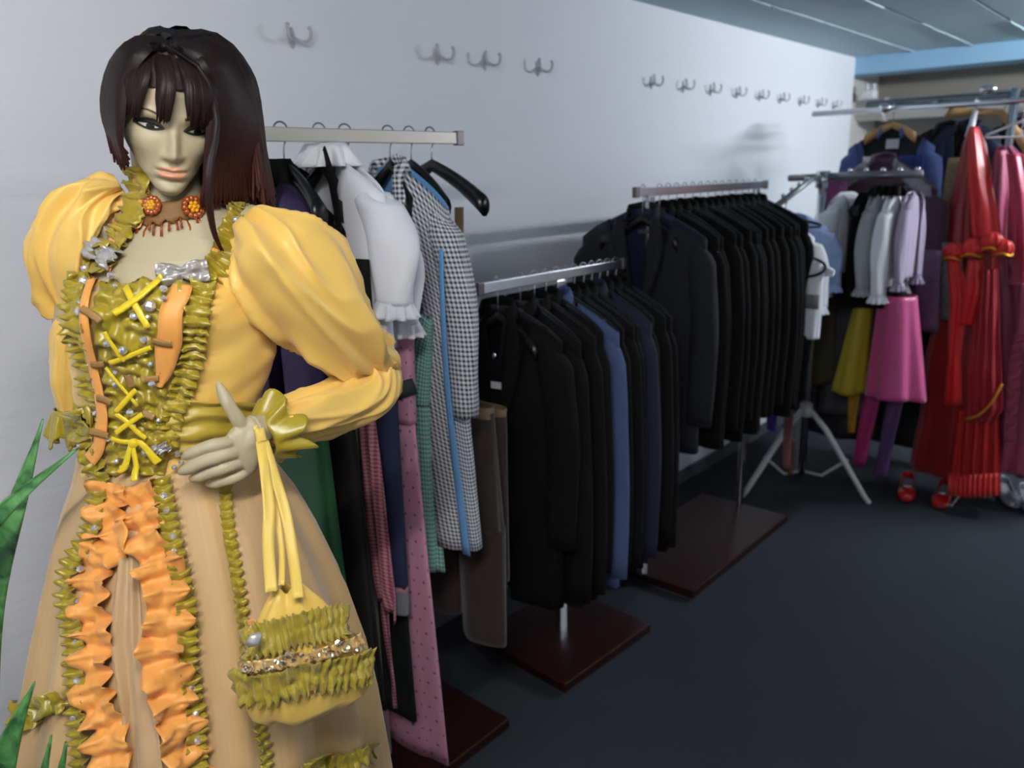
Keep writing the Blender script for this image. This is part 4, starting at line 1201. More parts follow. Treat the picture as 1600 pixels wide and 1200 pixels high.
def make_top(name, label, cat, m, w=.19, L=.5, hem=.17, drop=.085, t=.03, slope=.42, puff=None, sleeve=.25, sr=(.06, .045), gap=(.3, .1), seed=0, lining=None, frill=True, group=None, collar=None, cuffm=None):
    o = thing(name, label, cat, group=group); zt = -drop + .012
    r, u = coat_shell(w, hem, t, t + .004, slope, zt, L, gap[0], gap[1], seed, .14)
    MB().grid(r, False, u).build('front_and_back', [m, lining or m], o, solid=.003, soff=1 if lining else 0)
    for s in (-1, 1):
        r, u = sleeve_rows(s, w, zt, slope, sleeve, sr[0], sr[1], .03, -.01, seed + s, n=20, nu=24, puff=puff, squash=.6)
        MB().loft(r, (True, True), u).build('sleeve', m, o)
        if frill:
            e = r[-1]; cx = sum(p[0] for p in e) / len(e); cy = sum(p[1] for p in e) / len(e); cz = e[0][2]
            frill_ring('cuff_frill', cuffm or m, o, (cx, cy, cz + .005), sr[1] * .9, sr[1] * .6, .035, 10, .010, seed)
    if collar:
        frill_ring('collar', collar, o, (0, -.005, zt + .03), .055, .030, .045, 9, .02, seed)
    return o
WHITEC = mat('white_cotton', (244, 245, 250), .8, bump=.15, bscale=300, sheen=.2)
WHITE2 = mat('white_lawn', (236, 238, 246), .8, bump=.2, bscale=220, sheen=.2)
BLUEL = mat('sky_blue_lining', (104, 156, 206), .55)
def r1(px): return on_x(px, 203, RX)[1]
# bare hangers of the near rack
hs = make_hanger('black hanger at the rack end, holding the brown suspenders', span=.19, slope=.42, drop=.070, group='hangers on the near costume rack')
hang(hs, 1.452, Z1, .05)
for px, lb in ((440, 'black hanger of the green and purple dirndl, just right of the dark wig'), (500, 'black hanger of the white blouse with black straps'), (540, 'black hanger under the puff-sleeved white blouse'),
               (607, 'black hanger inside the black and white gingham coat'), (640, 'second black hanger from the right end of the near rail')):
    dup(hs, (RX, r1(px), Z1), random.uniform(-.06, .06), lb).scale = (.5 if px in (500, 540, 607) else .72, 1, 1)
# the gingham coat with a sky blue lining
GH = gingham('black_white_gingham', (40, 44, 58), (226, 228, 234), .0115)
cg = make_coat('gingham_coat', 'long black and white gingham coat with a sky blue lining', 'coat', GH, w=.180, L=.945, hem=.235, t=.034, t1=.045, slope=.58, gap0=.24, gap1=.15, gs=-.34, sl_out=.034, sleeve=.50, sr=(.054, .046), seed=31, lining=BLUEL, buttons=0, group=None, collar=True)
hang(cg, r1(607), Z1 - .01, .08, -.005)
P = [[(.192 + .030 * v - .012 * math.sin(PI * v) + k * (.004 + .004 * v), -.050 - .004 * math.sin(5 * v), -.26 - .755 * v) for k in range(4)] for v in np.linspace(0, 1, 24)]
MB().grid(P).build('front_facing', BLUEL, cg, solid=.003)
# white blouses
pf = lambda v: 1 + .22 * math.sin(PI * min(1, v * 1.1)) ** 1.2
b2 = make_top('puff_blouse', 'white blouse with a short frilled puff sleeve, beside the gingham coat', 'blouse', WHITEC, w=.175, L=.40, hem=.165, sleeve=.26, sr=(.052, .046), puff=pf, seed=41, slope=.5)
hang(b2, r1(540), Z1 - .02, .06, -.045)
b1 = make_top('strap_blouse', 'white blouse with a tall frilly collar and black straps', 'blouse', WHITE2, w=.16, L=.45, hem=.16, sleeve=.24, sr=(.06, .05), puff=pf, seed=42, slope=.45, collar=WHITEC)
hang(b1, r1(500), Z1 + .005, .05, .03)
MB().tube([(.02, -.035, -.06), (.055, -.05, -.10), (.075, -.055, -.18), (.075, -.055, -.30)], [(.022, .004)] * 4, 10).build('strap', BLACKF[0], b1)
MB().tube([(-.06, -.035, -.09), (-.075, -.05, -.12), (-.075, -.055, -.2), (-.075, -.055, -.30)], [(.022, .004)] * 4, 10).build('strap', BLACKF[0], b1)
MB().grid([[(x, -.04 - .012 * math.cos(x * 9), z) for x in np.linspace(-.15, .15, 12)] for z in np.linspace(-.28, -.47, 8)]).build('black_bodice', BLACKF[1], b1, solid=.003)
# a third white blouse, its frilled collar standing above the others
b3 = make_top('collar_blouse', 'white blouse with its ruffled neckline standing highest on the near rail', 'blouse', WHITEC, w=.13, L=.38, hem=.15, sleeve=.22, sr=(.055, .05), puff=pf, seed=45, slope=.5, collar=WHITE2)
hang(b3, r1(518), Z1 + .012, .2, -.025)
# dirndls, apron and long skirts lower on the rail
def dirndl(name, label, y, bodm, skm, zt, zw, zb, w, hemw, dx=0.0, t=.03, seed=0, rot=0.0, cat='dress', amp=.12, top=True):
    o = thing(name, label, cat, (RX + dx, y, 0), rot)
    if top:
        r, u = coat_shell(.15, w, t, t, .45, zt, zt - zw, .5, .15, seed, .05)
        MB().grid(r, False, u).build('bodice', bodm, o, solid=.003)
    skirt_part('skirt', skm, o, zw, zb, w, hemw, t, t * 1.25, 7, amp, seed)
    return o
d1 = dirndl('dirndl_dress', 'green dirndl with a purple bodice, nearest on the near rail', 1.02, mat('purple_green_bodice', (62, 44, 92), .6, var=.5, scale=30), mat('bottle_green_satin', (30, 98, 58), .4, var=.25, scale=14, sheen=.2), 1.60, 1.08, .36, .13, .165, -.07, .03, 51)
frill_ring('collar', BLACKF[0], d1, (0.03, -.005, 1.64), .055, .03, .05, 9, .02, 3)
d2 = dirndl('dark_dress', 'near-black dress between the green dirndl and the red gingham apron', 1.075, BLACKF[0], mat('dark_brown_cotton', (26, 22, 22), .8), 1.55, 1.08, .30, .13, .16, -.035, .022, 52)
RG = gingham('red_gingham', (150, 66, 84), (222, 160, 172), .010)
ap = thing('gingham_apron', 'narrow red gingham apron hanging below the bent yellow sleeve', 'apron', (-1.455, 1.125, 0))
rows, uvs = [], []
for v in np.linspace(0, 1, 40):
    z = 1.12 - .56 * v; wv = interp(v, [0, .3, .6, .9, 1], [.030, .045, .055, .065, .055]); cx = interp(v, [0, .5, 1], [0, .012, .03])
    rows.append([(cx + wv * k / 7 - wv / 2, -.010 * math.sin(k * 1.3 + 3 * v), z - .03 * v * abs(k - 4) / 4 * (1 if k > 4 else -.3)) for k in range(9)]); uvs.append([(wv * k / 7, .56 * v) for k in range(9)])
MB().grid(rows, uv=uvs).build('apron_panel', RG, ap, solid=.003)
rows, uvs = [], []
for v in np.linspace(0, 1, 30):
    z = .62 - .36 * v; wv = .034 - .022 * v
    rows.append([(.008 + .012 * v + wv * k / 4 - wv / 2, .012 + -.004 * math.sin(k * 1.5 + 5 * v), z) for k in range(5)]); uvs.append([(wv * k / 4, .36 * v) for k in range(5)])
MB().grid(rows, uv=uvs).build('apron_tie', RG, ap, solid=.002)
nv_ = thing('navy_trousers', 'dark navy trouser leg with a pale turned hem beside the red apron', 'trousers', (-1.455, 1.165, 0))
skirt_part('trouser_leg', mat('navy_cotton', (34, 44, 78), .8), nv_, 1.15, .60, .05, .046, .018, .020, 4, .06, 61, cx=.02)
skirt_part('turned_hem', mat('grey_hem', (128, 132, 140), .8), nv_, .60, .535, .046, .045, .0205, .021, 4, .06, 61, cx=.02)
skirt_part('hem_stripe', mat('pink_hem', (190, 130, 150), .8), nv_, .612, .600, .0468, .0465, .021, .0212, 4, .06, 61, cx=.02)
PD = dotted('pink_dotted_cotton', (214, 152, 178), (140, 84, 112), .036, .11)
d3 = dirndl('pink_dress', 'long pink dotted dress reaching almost to the rack base', 1.225, PD, PD, 1.50, 1.02, .085, .135, .185, .0, .026, 53, amp=.10)
MB().tube([(-.10, -.035, 1.09), (0, -.04, 1.085), (.10, -.035, 1.10), (.155, -.01, 1.12)], [(.020, .004)] * 4, 10).build('dark_belt', mat('dark_green_ribbon', (16, 34, 30), .6), d3)
d3b = dirndl('black_skirt', 'narrow black-green skirt behind the pink dotted dress', 1.185, BLACKF[0], mat('black_green_cotton', (14, 24, 24), .7), 1.48, 1.05, .20, .12, .135, -.02, .010, 54)
GG = gingham('green_gingham', (54, 118, 106), (158, 198, 188), .012)
d4 = dirndl('green_gingham_dress', 'green and white gingham dress between the pink dress and gingham coat', 1.285, GG, GG, 1.33, 1.05, .60, .125, .135, -.0, .022, 55)
# brown suede shorts on suspenders
SUEDE = mat('brown_suede', (46, 32, 27), .9, var=.2, scale=18, bump=.3, bscale=160, sheen=.2)
STRAPM = mat('tan_leather', (112, 92, 70), .6)
lh = thing('suede_trousers', 'brown suede trousers hanging by tan suspenders at the rack end', 'trousers', (-1.485, 1.452, 0))
skirt_part('seat', SUEDE, lh, 1.0, .66, .14, .165, .035, .045, 5, .06, 71)
skirt_part('waistband', STRAPM, lh, 1.015, .985, .138, .142, .036, .037, 5, .03, 71)
for s in (-1, 1):
    skirt_part('leg', SUEDE, lh, .68, .33 if s > 0 else .37, .08, .075, .045, .042, 4, .08, 72 + s, cx=s * .082)
for s in (-1, 1):
    MB().tube([(s * .03 - .10, 0, 1.50), (s * .05 - .02, -.012, 1.40), (s * .08, -.03, 1.2), (s * .09, -.036, 1.0)] if s < 0 else [(.045, .0, 1.52), (.05, -.012, 1.40), (.05, -.03, 1.2), (.06, -.036, 1.0)], [(.016, .003)] * 4, 8).build('suspender', STRAPM, lh)
ht = thing('brown_trousers', 'second brown trouser leg with a tan edge, between suede trousers and black coat', 'trousers', (-1.40, 1.50, 0))
skirt_part('trouser_leg', SUEDE, ht, .98, .50, .055, .05, .02, .022, 4, .06, 81)
skirt_part('cuff', STRAPM, ht, 1.0, .98, .056, .055, .021, .021, 4, .05, 81)

# ------------------------------------------------------------------ snake plant at the left edge
def leaf_mat():
    s = NT('snake_plant_leaf'); uv = s.n('ShaderNodeUVMap'); mp = s.n('ShaderNodeMapping'); mp.inputs['Scale'].default_value = (1.2, 42, 1)
    s.l(uv.outputs[0], mp.inputs[0]); nz = s.n('ShaderNodeTexNoise', Scale=1.0, Detail=3.0, Distortion=.6); s.l(mp.outputs[0], nz.inputs['Vector'])
    r = s.n('ShaderNodeValToRGB'); e = r.color_ramp.elements; e[0].position = .35; e[0].color = lin((30, 78, 38)); e[1].position = .68; e[1].color = lin((92, 150, 84))
    s.l(nz.outputs[0], r.inputs[0]); s.l(r.outputs[0], s.b.inputs['Base Color']); s.b.inputs['Roughness'].default_value = .38
    return s.m
LEAF = leaf_mat()
pl = thing('snake_plant', 'green banded snake plant in a pot at the left edge', 'plant', tuple(MO), MPHI)
pot_c = Vector(ML(-200, 1200, .06)); pot_c.z = 0
prof = [(.10, 0.0), (.125, .06), (.14, .22), (.145, .26), (.155, .262), (.155, .29), (.14, .29), (.135, .25)]
MB().loft([[(pot_c.x + r * math.cos(q), pot_c.y + r * math.sin(q), z) for q in [2 * PI * k / 40 for k in range(40)]] for r, z in prof], (True, False)).build('pot', mat('terracotta', (120, 66, 44), .7, var=.1), pl)
MB().ball((pot_c.x, pot_c.y, .245), (.134, .134, .012), 24, 6).build('soil', mat('potting_soil', (30, 22, 18), .95), pl)
def leaf(pts, w, base, tw=0.0, cup=.25):
    P = [Vector((pot_c.x + base[0], pot_c.y + base[1], .25))] + [Vector(ML(*p)) for p in pts]; n = 40
    cum = [0.0]
    for i in range(1, len(P)): cum.append(cum[-1] + (P[i] - P[i - 1]).length)
    P = [Vector([float(np.interp(cum[-1] * k / (n - 1), cum, [q[d] for q in P])) for d in range(3)]) for k in range(n)]
    for _ in range(14): P = [P[0]] + [(P[i - 1] + P[i] * 2 + P[i + 1]) / 4 for i in range(1, n - 1)] + [P[-1]]
    rows, uvs = [], []; s = 0
    for i in range(n):
        f = i / (n - 1); t = (P[min(i + 1, n - 1)] - P[max(i - 1, 0)]).normalized(); c = t.cross(Vector((math.sin(tw), -math.cos(tw), .2))).normalized(); nr = c.cross(t).normalized()
        if i: s += (P[i] - P[i - 1]).length
        ww = w * min(1, .55 + f * 1.2) * (1 - max(0, (f - .60) / .40) ** 1.9) + .0006
        row, ur = [], []
        for k in range(9):
            e = k / 4 - 1; row.append(P[i] + c * (e * ww / 2) + nr * (cup * ww * .5 * e * e + .002 * math.sin(7 * f + 2 * e))); ur.append((e * .5, s))
        rows.append(row); uvs.append(ur)
    return MB().grid(rows, uv=uvs).build('leaf', LEAF, pl, solid=.003)
leaf([(-26, 930, .06), (20, 812, .06), (47, 730, .06), (67, 655, .06)], .048, (.02, .02))
leaf([(-70, 850, .12), (8, 790, .15), (66, 744, .16), (119, 702, .16)], .040, (-.03, -.03), .2)
leaf([(6, 1170, .22), (34, 1110, .23), (54, 1066, .23)], .050, (-.02, -.06), .1)
leaf([(62, 1240, .25), (80, 1150, .26)], .030, (.05, -.05))
leaf([(88, 1250, .25), (103, 1160, .26)], .028, (.07, -.02), .3)
leaf([(-60, 900, .0), (-45, 800, .0), (-40, 700, 0)], .050, (-.04, .05))
# ------------------------------------------------------------------ white and chrome tripod rack
TX, TY = -1.405, 3.78
tr = thing('tripod_rack', 'chrome four-arm costume rack on splayed white tripod legs', 'clothes rack', (TX, TY, 0))
WLEG = mat('white_enamel', (196, 198, 200), .4)
MB().tube([(0, 0, .10), (0, 0, 1.53)], .019, 16).build('pole', CHROME, tr)
MB().tube([(0, 0, 1.50), (0, 0, 1.575)], .030, 16).build('hub', CHROME, tr)
MB().tube([(0, 0, .41), (0, 0, .47)], .030, 16).build('leg_collar', WLEG, tr)
for ex, ey in ((-.20, -.23), (.31, .07), (-.14, .28)):
    L = MB().tube([(ex * .07, ey * .07, .44), (ex * .32, ey * .32, .345), (ex * .95, ey * .95, .028), (ex * 1.0, ey * 1.0, .012)], [(.012, .018), (.014, .020), (.013, .018), (.010, .012)], 10).build('leg', WLEG, tr)
    MB().tube([(0, 0, .12), (ex * .30, ey * .30, .11), (ex * .66, ey * .66, .21)], .007, 8).build('brace', WLEG, tr)
    MB().ball((ex * 1.0, ey * 1.0, .010), (.014, .014, .010), 10, 5).build('foot_cap', WHITEPL, L)
GREYM = mat('rack_arm_grey', (128, 130, 134), .35, .7)
am = MB().tube([(0, 0, 1.55), (.42, 0, 1.555)], .017, 14).build('arm', GREYM, tr)
for k in range(5):
    MB().ball((.12 + k * .07, -.004, 1.575), .011, 10, 6).build('peg', CHROME, am)
am2 = MB().tube([(0, 0, 1.55), (-.01, -.12, 1.54), (-.03, -.42, 1.44)], .013, 12).build('arm', GREYM, tr)
for k in range(4): MB().ball((-.012 - .005 * k, -.16 - .07 * k, 1.545 - .022 * k), .010, 10, 6).build('peg', CHROME, am2)
MB().tube([(0, 0, 1.55), (-.16, 0, 1.545)], .015, 12).build('arm', GREYM, tr)
MB().tube([(0, 0, 1.55), (0.02, .30, 1.545)], .015, 12).build('arm', GREYM, tr)

def side_top(label, x, m, L=.42, w=.15, sleeve=.42, sr=(.05, .042), seed=0, lining=None, collar=None, name='costume_blouse', cat='blouse', y=TY, z=1.555, frill=True, rot=PI / 2, t=.03, puff=None):
    o = make_top(name, label, cat, m, w=w, L=L, hem=w, sleeve=sleeve, sr=sr, seed=seed, lining=lining, collar=collar, frill=frill, t=t, puff=puff)
    o.location = (x, y, z); o.rotation_euler = (0, 0, rot)
    return o
BLK = BLACKF[0]
pf2 = lambda v: 1 + .25 * math.sin(PI * v)
side_top('white long-sleeved blouse nearest the tripod pole', TX + .125, WHITE2, L=.40, w=.13, sleeve=.38, sr=(.055, .050), seed=91, rot=PI / 2 - .35, puff=pf2)
side_top('black waistcoat second from the pole on the chrome arm', TX + .195, BLK, L=.46, w=.13, sleeve=.05, sr=(.03, .03), seed=92, name='costume_waistcoat', cat='waistcoat', frill=False, t=.028)
side_top('pale grey blouse in the middle of the chrome arm', TX + .255, mat('pale_grey_cotton', (170, 172, 176), .8), L=.40, w=.13, sleeve=.36, sr=(.048, .045), seed=93, collar=BLK, puff=pf2)
side_top('bright white blouse with a black collar on the chrome arm', TX + .325, WHITEC, L=.40, w=.14, sleeve=.38, sr=(.050, .046), seed=94, collar=BLK, puff=pf2)
side_top('lilac-white blouse at the end of the chrome arm', TX + .395, mat('lilac_cotton', (186, 172, 196), .8), L=.36, w=.11, sleeve=.34, sr=(.036, .030), seed=95, puff=pf2)
def hung_skirt(name, label, x, y, m, zt, zb, w0, w1, t0, t1, waves=7, amp=.12, seed=0, cat='skirt', rot=0.0, band=None, lean=0.0):
    o = thing(name, label, cat, (x, y, 0), rot)
    skirt_part('skirt_cloth', m, o, zt, zb, w0, w1, t0, t1, waves, amp, seed, lean=lean, hem=.006)
    if band: skirt_part('waistband', band, o, zt + .035, zt, w0 * 1.0, w0 * 1.02, t0, t0 * 1.02, waves, amp * .25, seed)
    return o
PINKS = mat('hot_pink_satin', (224, 86, 148), .32, sheen=.3, bump=.3, bscale=28)
YELS = mat('mustard_cotton', (176, 158, 34), .6, var=.1, scale=8)
hung_skirt('black_bodice_skirt', 'black pleated bodice band beneath the white blouses', TX + .22, TY, BLK, 1.13, .98, .17, .20, .08, .10, 8, .08, 101)
hung_skirt('pink_skirt', 'short hot pink satin skirt below the black bodice band', TX + .375, TY - .02, PINKS, 1.04, .58, .075, .122, .07, .10, 4, .20, 102, lean=.03)
hung_skirt('mustard_skirt', 'mustard yellow skirt left of the hot pink satin one', TX + .235, TY - .01, YELS, 1.02, .575, .035, .07, .06, .09, 5, .10, 103, lean=-.035)
def strip(name, label, x, y, m, zt, zb, w, cat='ribbon', dx=0.0, taper=.8):
    o = MB().grid([[(x + dx * v + w * (1 - (1 - taper) * v) * (k / 4 - .5), y - .006 * math.sin(k * 1.4 + 5 * v), zt + (zb - zt) * v) for k in range(5)] for v in np.linspace(0, 1, 14)]).build(name, m, solid=.003)
    return tag(o, label, cat)
strip('yellow_ribbon', 'ochre ribbon hanging below the mustard skirt', TX + .215, TY + .02, mat('ochre_ribbon', (170, 122, 18), .5), .60, .36, .055, taper=.6)
strip('pink_ribbon', 'wide hot pink ribbon hanging below the pink skirt', TX + .30, TY + .03, mat('deep_pink_ribbon', (170, 44, 104), .5), .60, .20, .075, dx=-.04)
strip('violet_ribbon', 'dusky violet ribbon right of the wide pink one', TX + .40, TY + .04, mat('violet_ribbon', (92, 64, 110), .5), .62, .16, .07, dx=-.04)
# dark skirts on the arms nearer the wall
for k, (x, y, c, zt, zb, w, lb) in enumerate(((TX - .02, TY + .16, (52, 46, 16), 1.10, .55, .09, 'dark olive skirt hanging left of the tripod pole foot'), (TX + .10, TY + .20, (64, 58, 66), 1.08, .40, .10, 'dark grey printed skirt behind the mustard skirt'),
                                              (TX - .12, TY + .22, (34, 20, 30), 1.15, .35, .12, 'very dark plum skirt nearest the white wall'), (TX + .06, TY + .30, (30, 28, 34), 1.2, .25, .16, 'near-black long skirt behind the tripod legs'))):
    hung_skirt('dark_skirt', lb, x, y, mat('dark_skirt_cloth', c, .7, var=.35, scale=22), zt, zb, w * .75, w, .05, .065, 6, .12, 110 + k)
# garments on the arm sloping towards us
t1_ = side_top('white lace blouse on the sloping tripod arm', TX - .028, WHITEC, L=.55, w=.15, sleeve=.30, sr=(.05, .045), seed=121, y=TY - .40, z=1.44, rot=.35, collar=WHITE2)
t2_ = side_top('pale blue and white blouse behind the white lace one', TX - .022, mat('pale_blue_cotton', (150, 172, 212), .8, var=.3, scale=30), L=.5, w=.16, sleeve=.25, sr=(.05, .045), seed=122, y=TY - .30, z=1.475, rot=.45)
t3_ = side_top('white vest with a grey band, low on the sloping arm', TX + .115, WHITE2, L=.34, w=.07, sleeve=.05, sr=(.02, .02), seed=123, y=TY - .42, z=1.30, rot=.1, frill=False, name='white_vest', cat='vest')
MB().grid([[(x, -.042, z) for x in np.linspace(-.07, .07, 6)] for z in (-.22, -.28)]).build('grey_band', MM('grey_band', (128, 128, 134), .7), t3_, solid=.003)
wh = make_hanger('black hanger with a rounded loop above the last suit jackets', drop=.06, span=.15, slope=.25, kind='wire'); wh.location = (TX - .02, TY - .35, 1.46); wh.rotation_euler = (0, 0, .5)
lp = MB().tube([(.14 * math.cos(a), .012 * math.sin(2 * a), .045 * math.sin(a)) for a in [2 * PI * k / 40 for k in range(41)]], .006, 8)
lo = lp.build('loop_hanger', BLACKPL); lo.location = (TX + .06, TY - .44, 1.19); tag(lo, 'black loop-shaped hanger in front of the white vest', 'hanger')
MB().tube([(0, 0, .045), (-.03, 0, .10), (-.05, .02, .17)], .004, 8).build('hook', WIRE, lo)
kb = MB().ball((0, 0, 0), (.024, .022, .026), 14, 8).build('wooden_knob', mat('orange_wood', (190, 104, 52), .5)); kb.location = (TX + .035, TY - .47, 1.305); tag(kb, 'round orange-brown wooden knob in front of the white clothes', 'knob')
# small coloured things hanging low beside the tripod
strip('violet_scarf', 'bright violet scarf hanging by the tripod legs', -1.50, 3.60, mat('bright_violet', (84, 62, 170), .5), .50, .36, .06)
strip('pink_scarf', 'dusty pink scarf hanging by the tripod pole', -1.44, 3.66, mat('dusty_pink', (150, 98, 104), .6), .58, .16, .05)
strip('tan_scarf', 'tan scarf hanging against the tripod pole', -1.435, 3.70, mat('tan_cloth', (120, 84, 58), .7), .30, .12, .04)

# ------------------------------------------------------------------ chrome rail in front of the far wall
FY, FZ = 4.30, 1.857
fr = thing('far_rack', 'long double chrome clothes rail in front of the far wall', 'clothes rack', (-0.6, FY, 0))
MB().tube([(-1.075, 0, FZ), (1.4, 0, FZ)], .014, 14).build('rail', CHROME, fr)
MB().tube([(-.86, .16, FZ + .035), (1.4, .16, FZ + .035)], .020, 14).build('rail', mat('dull_steel', (120, 122, 126), .4, .9), fr)
for x in (-.19, 1.3):
    MB().tube([(x, .08, .02), (x, .08, FZ + .06)], .018, 14).build('post', CHROME, fr)
    MB().box((x - .03, -.30, .0), (x + .03, .42, .03)).build('foot', CHROME, fr, smooth=False, bevel=.004)
for x in (-.74, -.52, -.19):
    MB().tube([(x, -.01, FZ), (x, .165, FZ + .035)], .011, 10).build('cross_tube', CHROME, fr)
MB().ball((-.72, -.01, FZ + .005), (.030, .024, .024), 14, 8).build('joint', CHROME, fr)
MB().ball((-.28, -.02, FZ + .055), (.036, .03, .022), 14, 8).build('joint', CHROME, fr)
ch = MB()
for k in range(7):
    ch.tube([(-.135 + .008 * math.cos(a) * (1 if k % 2 else .4), .05 + .008 * math.cos(a) * (0 if k % 2 else 1), FZ - .01 - .022 * k + .015 * math.sin(a)) for a in [2 * PI * i / 12 for i in range(13)]], .003, 6)
ch.build('chain', CHROME, fr)
WOODH = mat('pale_wood', (190, 150, 100), .5)
# denim jacket on a wooden hanger
DEN = mat('blue_denim', (74, 92, 146), .8, var=.35, scale=45, bump=.3, bscale=500)
h = make_hanger('pale wooden hanger inside the blue denim jacket', drop=.075, span=.115, slope=.42, m=WOODH); h.location = (-1.28, FY, FZ + .014)
c = make_coat('denim_jacket', 'blue denim jacket with dark lining on the far rail', 'jacket', DEN, w=.20, L=.60, hem=.18, gap0=.85, gap1=.5, slope=.45, t=.04, t1=.05, sleeve=.45, sr=(.06, .05), seed=131, lining=mat('denim_lining', (26, 30, 34), .7), buttons=0, lapel=False)
c.location = (-1.28, FY, FZ - .02)
MB().box((-.03, .025, -.165), (.03, .028, -.12)).build('neck_label', WHITEPL, c, smooth=False)
MB().box((-.11, -.05, -.28), (-.065, -.047, -.20)).build('swing_tag', WHITEPL, c, smooth=False)
MB().grid([[(.06 + .11 * u, -.052 - .008 * math.sin(6 * u + 4 * v), -.20 - .16 * v) for u in np.linspace(0, 1, 9)] for v in np.linspace(0, 1, 8)]).build('blue_front', mat('royal_blue', (34, 52, 126), .6), c, solid=.003)
# plum coat with silver collar
PLUM = mat('plum_velvet', (66, 34, 62), .7, sheen=.3, var=.2, scale=12)
c = make_coat('plum_coat', 'plum coat with silver lace collar behind the chrome arm', 'coat', PLUM, w=.245, L=.62, hem=.24, gap0=.6, gap1=.25, slope=.62, t=.04, t1=.05, sleeve=.50, sr=(.075, .07), seed=132, buttons=0, lapel=False, lining=mat('plum_lining', (96, 66, 84), .6))
c.location = (-1.245, 4.10, 1.70)
SLV = mat('silver_lace', (150, 148, 156), .4, .3, var=.45, scale=60)
for s in (-1, 1):
    MB().grid([[(s * (.06 + .17 * u), -.045 - .012 * math.sin(9 * u + 3 * v), -.075 - .16 * u * .8 - .07 * v) for u in np.linspace(0, 1, 14)] for v in np.linspace(0, 1, 6)]).build('lace_collar', SLV, c, solid=.004)
MB().grid([[(-.23 + .10 * u, -.065 - .01 * math.sin(6 * u + 4 * v), -.16 - .18 * v) for u in np.linspace(0, 1, 8)] for v in np.linspace(0, 1, 8)]).build('lit_sleeve_panel', mat('lit_plum_satin', (150, 74, 128), .45, sheen=.2), c, solid=.003)  # brighter magenta paints the light falling on the plum left sleeve
# further dark costumes along the far rail
for k, (x, c1, w, L, y, lb) in enumerate(((-1.05, (20, 22, 26), .17, .95, FY + .08, 'black costume coat on the far rail behind the plum coat'), (-.96, (30, 40, 66), .14, .85, FY + .05, 'dark blue costume coat on the far rail left of the red gown'),
                                           (-.78, (38, 22, 26), .18, 1.25, FY + .16, 'dark brown costume behind the red gown'), (-.50, (24, 22, 28), .20, 1.2, FY + .18, 'black costume behind the pink satin gown'),
                                           (-1.42, (22, 22, 26), .15, 1.33, FY + .14, 'very long dark coat added to darken the wall end of the far rail'), (-1.20, (28, 26, 32), .20, 1.35, FY + .20, 'very long charcoal coat added to darken the gap behind the denim jacket'), (-1.00, (22, 20, 24), .19, 1.34, FY + .24, 'very long black coat added to darken the gap between pink skirt and red gown'))):  # the last three, very long coats are added to darken gaps
    c = make_coat('costume_coat', lb, 'coat', mat('costume_cloth', c1, .8, var=.2, scale=10), w=w, L=L, hem=w * 1.05, seed=140 + k, buttons=0, lapel=False, sleeve=.55, drop=.10 if k < 4 else .40, t=.028)
    c.location = (x, y, FZ + .0)
strip('gold_brocade', 'beige brocade sleeve hanging left of the red gown', -.955, 4.20, mat('beige_brocade', (150, 130, 104), .6, var=.4, scale=60), 1.62, 1.22, .075, 'sleeve', dx=-.03)
strip('paisley_scarf', 'dark violet printed scarf hanging right of the white blouses', -.985, 3.98, mat('violet_print', (86, 62, 92), .6, var=.7, scale=40), 1.22, .85, .11, 'scarf', dx=.04)
strip('silver_scarf', 'silvery printed scarf hanging beside the red gown', -.90, 4.05, mat('silver_print', (104, 98, 104), .5, var=.6, scale=50), 1.25, .90, .09, 'scarf', dx=.02)
h = make_hanger('pale wooden hanger sticking out right of the red gown', drop=.07, span=.20, slope=.4, m=WOODH); h.location = (-.80, FY + .10, FZ + .03); h.rotation_euler = (0, .5, .2)

# ------------------------------------------------------------------ the red gown
RED = mat('red_satin', (214, 22, 18), .36, sheen=.2, bump=.08, bscale=60)
DRED = mat('dark_shaded_red_taffeta', (140, 16, 24), .42, sheen=.2, var=.15, scale=9)  # the gown's dark red; on its top also paints the shaded left side
GOLD = mat('gold_trim', (220, 160, 48), .35, .5)
def gown(name, label, y, rowsdef, m, cat='gown', waves=9, amp=.14, seed=0, t=.5, tmax=.11):
    """body lofted through photo rows (py, left, right) at its distance y"""
    o = thing(name, label, cat, (0, y, 0)); rows, uvs = [], []; rnd = random.Random(seed); p1, p2 = rnd.uniform(0, 6), rnd.uniform(0, 6)
    pys = np.linspace(rowsdef[0][0], rowsdef[-1][0], 50)
    for py in pys:
        l = interp(py, [r[0] for r in rowsdef], [r[1] for r in rowsdef]); r = interp(py, [q[0] for q in rowsdef], [q[2] for q in rowsdef])
        A, B = on_y(l, py, y), on_y(r, py, y); cx = (A[0] + B[0]) / 2; w = (B[0] - A[0]) / 2; z = max(.01, (A[2] + B[2]) / 2); d = min(tmax, w * t + .01); v = (py - pys[0]) / (pys[-1] - pys[0])
        rows.append([(cx + w * (1 + amp * (.6 * math.sin(waves * q + p1 + 1.5 * v) + .4 * math.sin((waves + 5) * q + p2))) * math.sin(q), -d * (1 + amp * 1.6 * (.6 * math.sin(waves * q + p1 + 1.5 * v) + .4 * math.sin((waves + 5) * q + p2 - 2 * v))) * math.cos(q), z) for q in [2 * PI * i / 90 for i in range(90)]])
    MB().grid(rows, True).build('gown_cloth', m, o, solid=.003)
    return o
def at(px, py, y, y0): p = on_y(px, py, y); return Vector((p[0], y - y0, p[2]))
GY = 4.16
g = gown('red_gown', 'tall bright red gown with gold-edged puffs hanging on the far rail', GY, [(202, 1514, 1530), (225, 1506, 1540), (270, 1498, 1548), (330, 1484, 1556), (380, 1476, 1566), (420, 1492, 1560), (480, 1470, 1562), (560, 1450, 1562), (660, 1440, 1560), (715, 1428, 1560), (742, 1424, 1562)], DRED, seed=3, waves=8, amp=.09, tmax=.085)
